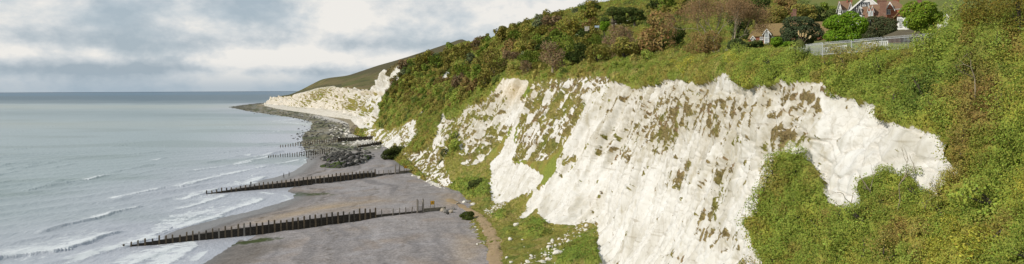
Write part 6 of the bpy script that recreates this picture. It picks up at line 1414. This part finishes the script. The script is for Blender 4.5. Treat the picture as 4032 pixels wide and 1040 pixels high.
# ------------------------------------------------------------------ light, sky, camera
SUN_AZ = math.atan2(-0.88, -0.475); SUN_EL = R(31)                   # sun stands behind and to the left
sdir = Vector((math.sin(SUN_AZ) * math.cos(SUN_EL), math.cos(SUN_AZ) * math.cos(SUN_EL), math.sin(SUN_EL)))
sun = bpy.data.lights.new('sun', 'SUN'); sun.energy = 3.5; sun.angle = R(0.6); sun.color = (1.0, 0.93, 0.83)
so = bpy.data.objects.new('sun', sun); COL.objects.link(so); so.rotation_euler = (-sdir).to_track_quat('-Z', 'Y').to_euler(); so.location = (-200, -100, 200)
world = bpy.data.worlds.new('World'); scene.world = world; world.use_nodes = True
nt = world.node_tree; nt.nodes.clear(); wout = nt.nodes.new('ShaderNodeOutputWorld'); bg = nt.nodes.new('ShaderNodeBackground'); bg.inputs['Strength'].default_value = 0.10
sky = N(nt, 'ShaderNodeTexSky', sky_type='NISHITA'); sky.sun_disc = False; sky.sun_elevation = SUN_EL; sky.sun_rotation = SUN_AZ; sky.altitude = 40; sky.air_density = 1.0; sky.dust_density = 1.2; sky.ozone_density = 1.2
def mth(op, a, b=None, c=None):
    n = N(nt, 'ShaderNodeMath', operation=op)
    for i, v in enumerate((a, b, c)):
        if v is None: continue
        if hasattr(v, 'is_linked'): nt.links.new(v, n.inputs[i])
        else: n.inputs[i].default_value = v
    return n.outputs[0]
def gauss(x, c, w): return mth('EXPONENT', mth('MULTIPLY', mth('POWER', mth('DIVIDE', mth('SUBTRACT', x, c), w), 2.0), -1.0))
geo = N(nt, 'ShaderNodeNewGeometry').outputs['Incoming']
sep = N(nt, 'ShaderNodeSeparateXYZ'); nt.links.new(geo, sep.inputs[0])
dx_, dy_, dz_ = (mth('MULTIPLY', sep.outputs[i], -1.0) for i in range(3))
az = mth('ARCTAN2', dx_, dy_); el = mth('ARCSINE', dz_)
def cn(sx_, sz_, scale, det, rough, off=0.0, dist=0.0):
    cb = N(nt, 'ShaderNodeCombineXYZ'); nt.links.new(mth('MULTIPLY', az, sx_), cb.inputs[0]); nt.links.new(mth('MULTIPLY', el, sz_), cb.inputs[1]); cb.inputs[2].default_value = off
    n = N(nt, 'ShaderNodeTexNoise'); n.inputs['Scale'].default_value = scale; n.inputs['Detail'].default_value = det; n.inputs['Roughness'].default_value = rough; n.inputs['Distortion'].default_value = dist
    nt.links.new(cb.outputs[0], n.inputs['Vector']); return n.outputs['Fac']
big = cn(1.0, 2.6, 3.0, 7, 0.52, 1.7, 0.2); puff = cn(1.0, 1.55, 8.5, 10, 0.58, 5.2, 0.15); fine = cn(1.0, 1.5, 22.0, 8, 0.6, 3.3, 0.1); band = cn(0.35, 7.0, 3.0, 6, 0.55, 9.1)
cover = mth('ADD', mth('MULTIPLY', big, 0.6), mth('MULTIPLY', puff, 0.4))
cmask = ramp(nt, mth('ADD', cover, mth('MULTIPLY', gauss(el, 0.03, 0.025), 0.08)), [(0.36, (0.62, 0.62, 0.62)), (0.50, (1, 1, 1))])
# broken cumulus: each bank is lit at its top edge and grey below (difference of the field a little higher up)
shade = mth('ADD', mth('ADD', mth('MULTIPLY', big, 0.62), mth('MULTIPLY', puff, 0.52)), mth('MULTIPLY', fine, 0.26))
shade = mth('ADD', shade, mth('MULTIPLY', gauss(el, 0.046, 0.009), mth('MULTIPLY', puff, 0.14)))
shade = mth('ADD', shade, mth('MULTIPLY', gauss(el, 0.098, 0.016), 0.045))
shade = mth('SUBTRACT', shade, mth('MULTIPLY', gauss(el, 0.027, 0.008), mth('MULTIPLY', band, 0.20)))
shade = mth('SUBTRACT', shade, mth('MULTIPLY', gauss(el, 0.066, 0.010), mth('MULTIPLY', band, 0.10)))
shade = mth('SUBTRACT', shade, mth('MULTIPLY', mth('MAXIMUM', mth('SUBTRACT', el, 0.115), 0.0), 2.2))
ccol = ramp(nt, shade, [(0.55, (3.7, 4.4, 4.95)), (0.62, (5.1, 5.65, 6.05)), (0.675, (6.6, 6.9, 7.05)), (0.75, (8.6, 8.4, 8.0))])
skyc = mixc(nt, 0.78, sky.outputs[0], (5.2, 6.25, 7.1))
hazec = mixc(nt, mth('MULTIPLY', gauss(el, 0.0, 0.022), 0.75), mixc(nt, cmask, skyc, ccol), (3.4, 4.35, 5.2))
nt.links.new(hazec, bg.inputs['Color']); nt.links.new(bg.outputs[0], wout.inputs['Surface'])

cam = bpy.data.cameras.new('camera'); co = bpy.data.objects.new('camera', cam); COL.objects.link(co)
rgt = Vector((1, 0, -ROLL)).normalized(); upv = Vector((ROLL, 0, 1)).normalized(); bk = Vector((0, -1, 0))
co.matrix_world = Matrix(((rgt.x, upv.x, bk.x, 0), (rgt.y, upv.y, bk.y, 0), (rgt.z, upv.z, bk.z, CAMZ), (0, 0, 0, 1)))
cam.sensor_fit = 'HORIZONTAL'; cam.sensor_width = 36; cam.lens = 36 * F / 4032; cam.shift_y = -(520 - HY) / 4032
cam.clip_start = 0.5; cam.clip_end = 100000
scene.camera = co
scene.view_settings.view_transform = 'Standard'; scene.view_settings.look = 'None'; scene.view_settings.exposure = 0.0; scene.view_settings.gamma = 1.0
scene.cycles.max_bounces = 6; scene.cycles.diffuse_bounces = 3; scene.cycles.glossy_bounces = 2; scene.cycles.transmission_bounces = 2; scene.cycles.use_denoising = True
print('script', round(time.time() - T0, 1))
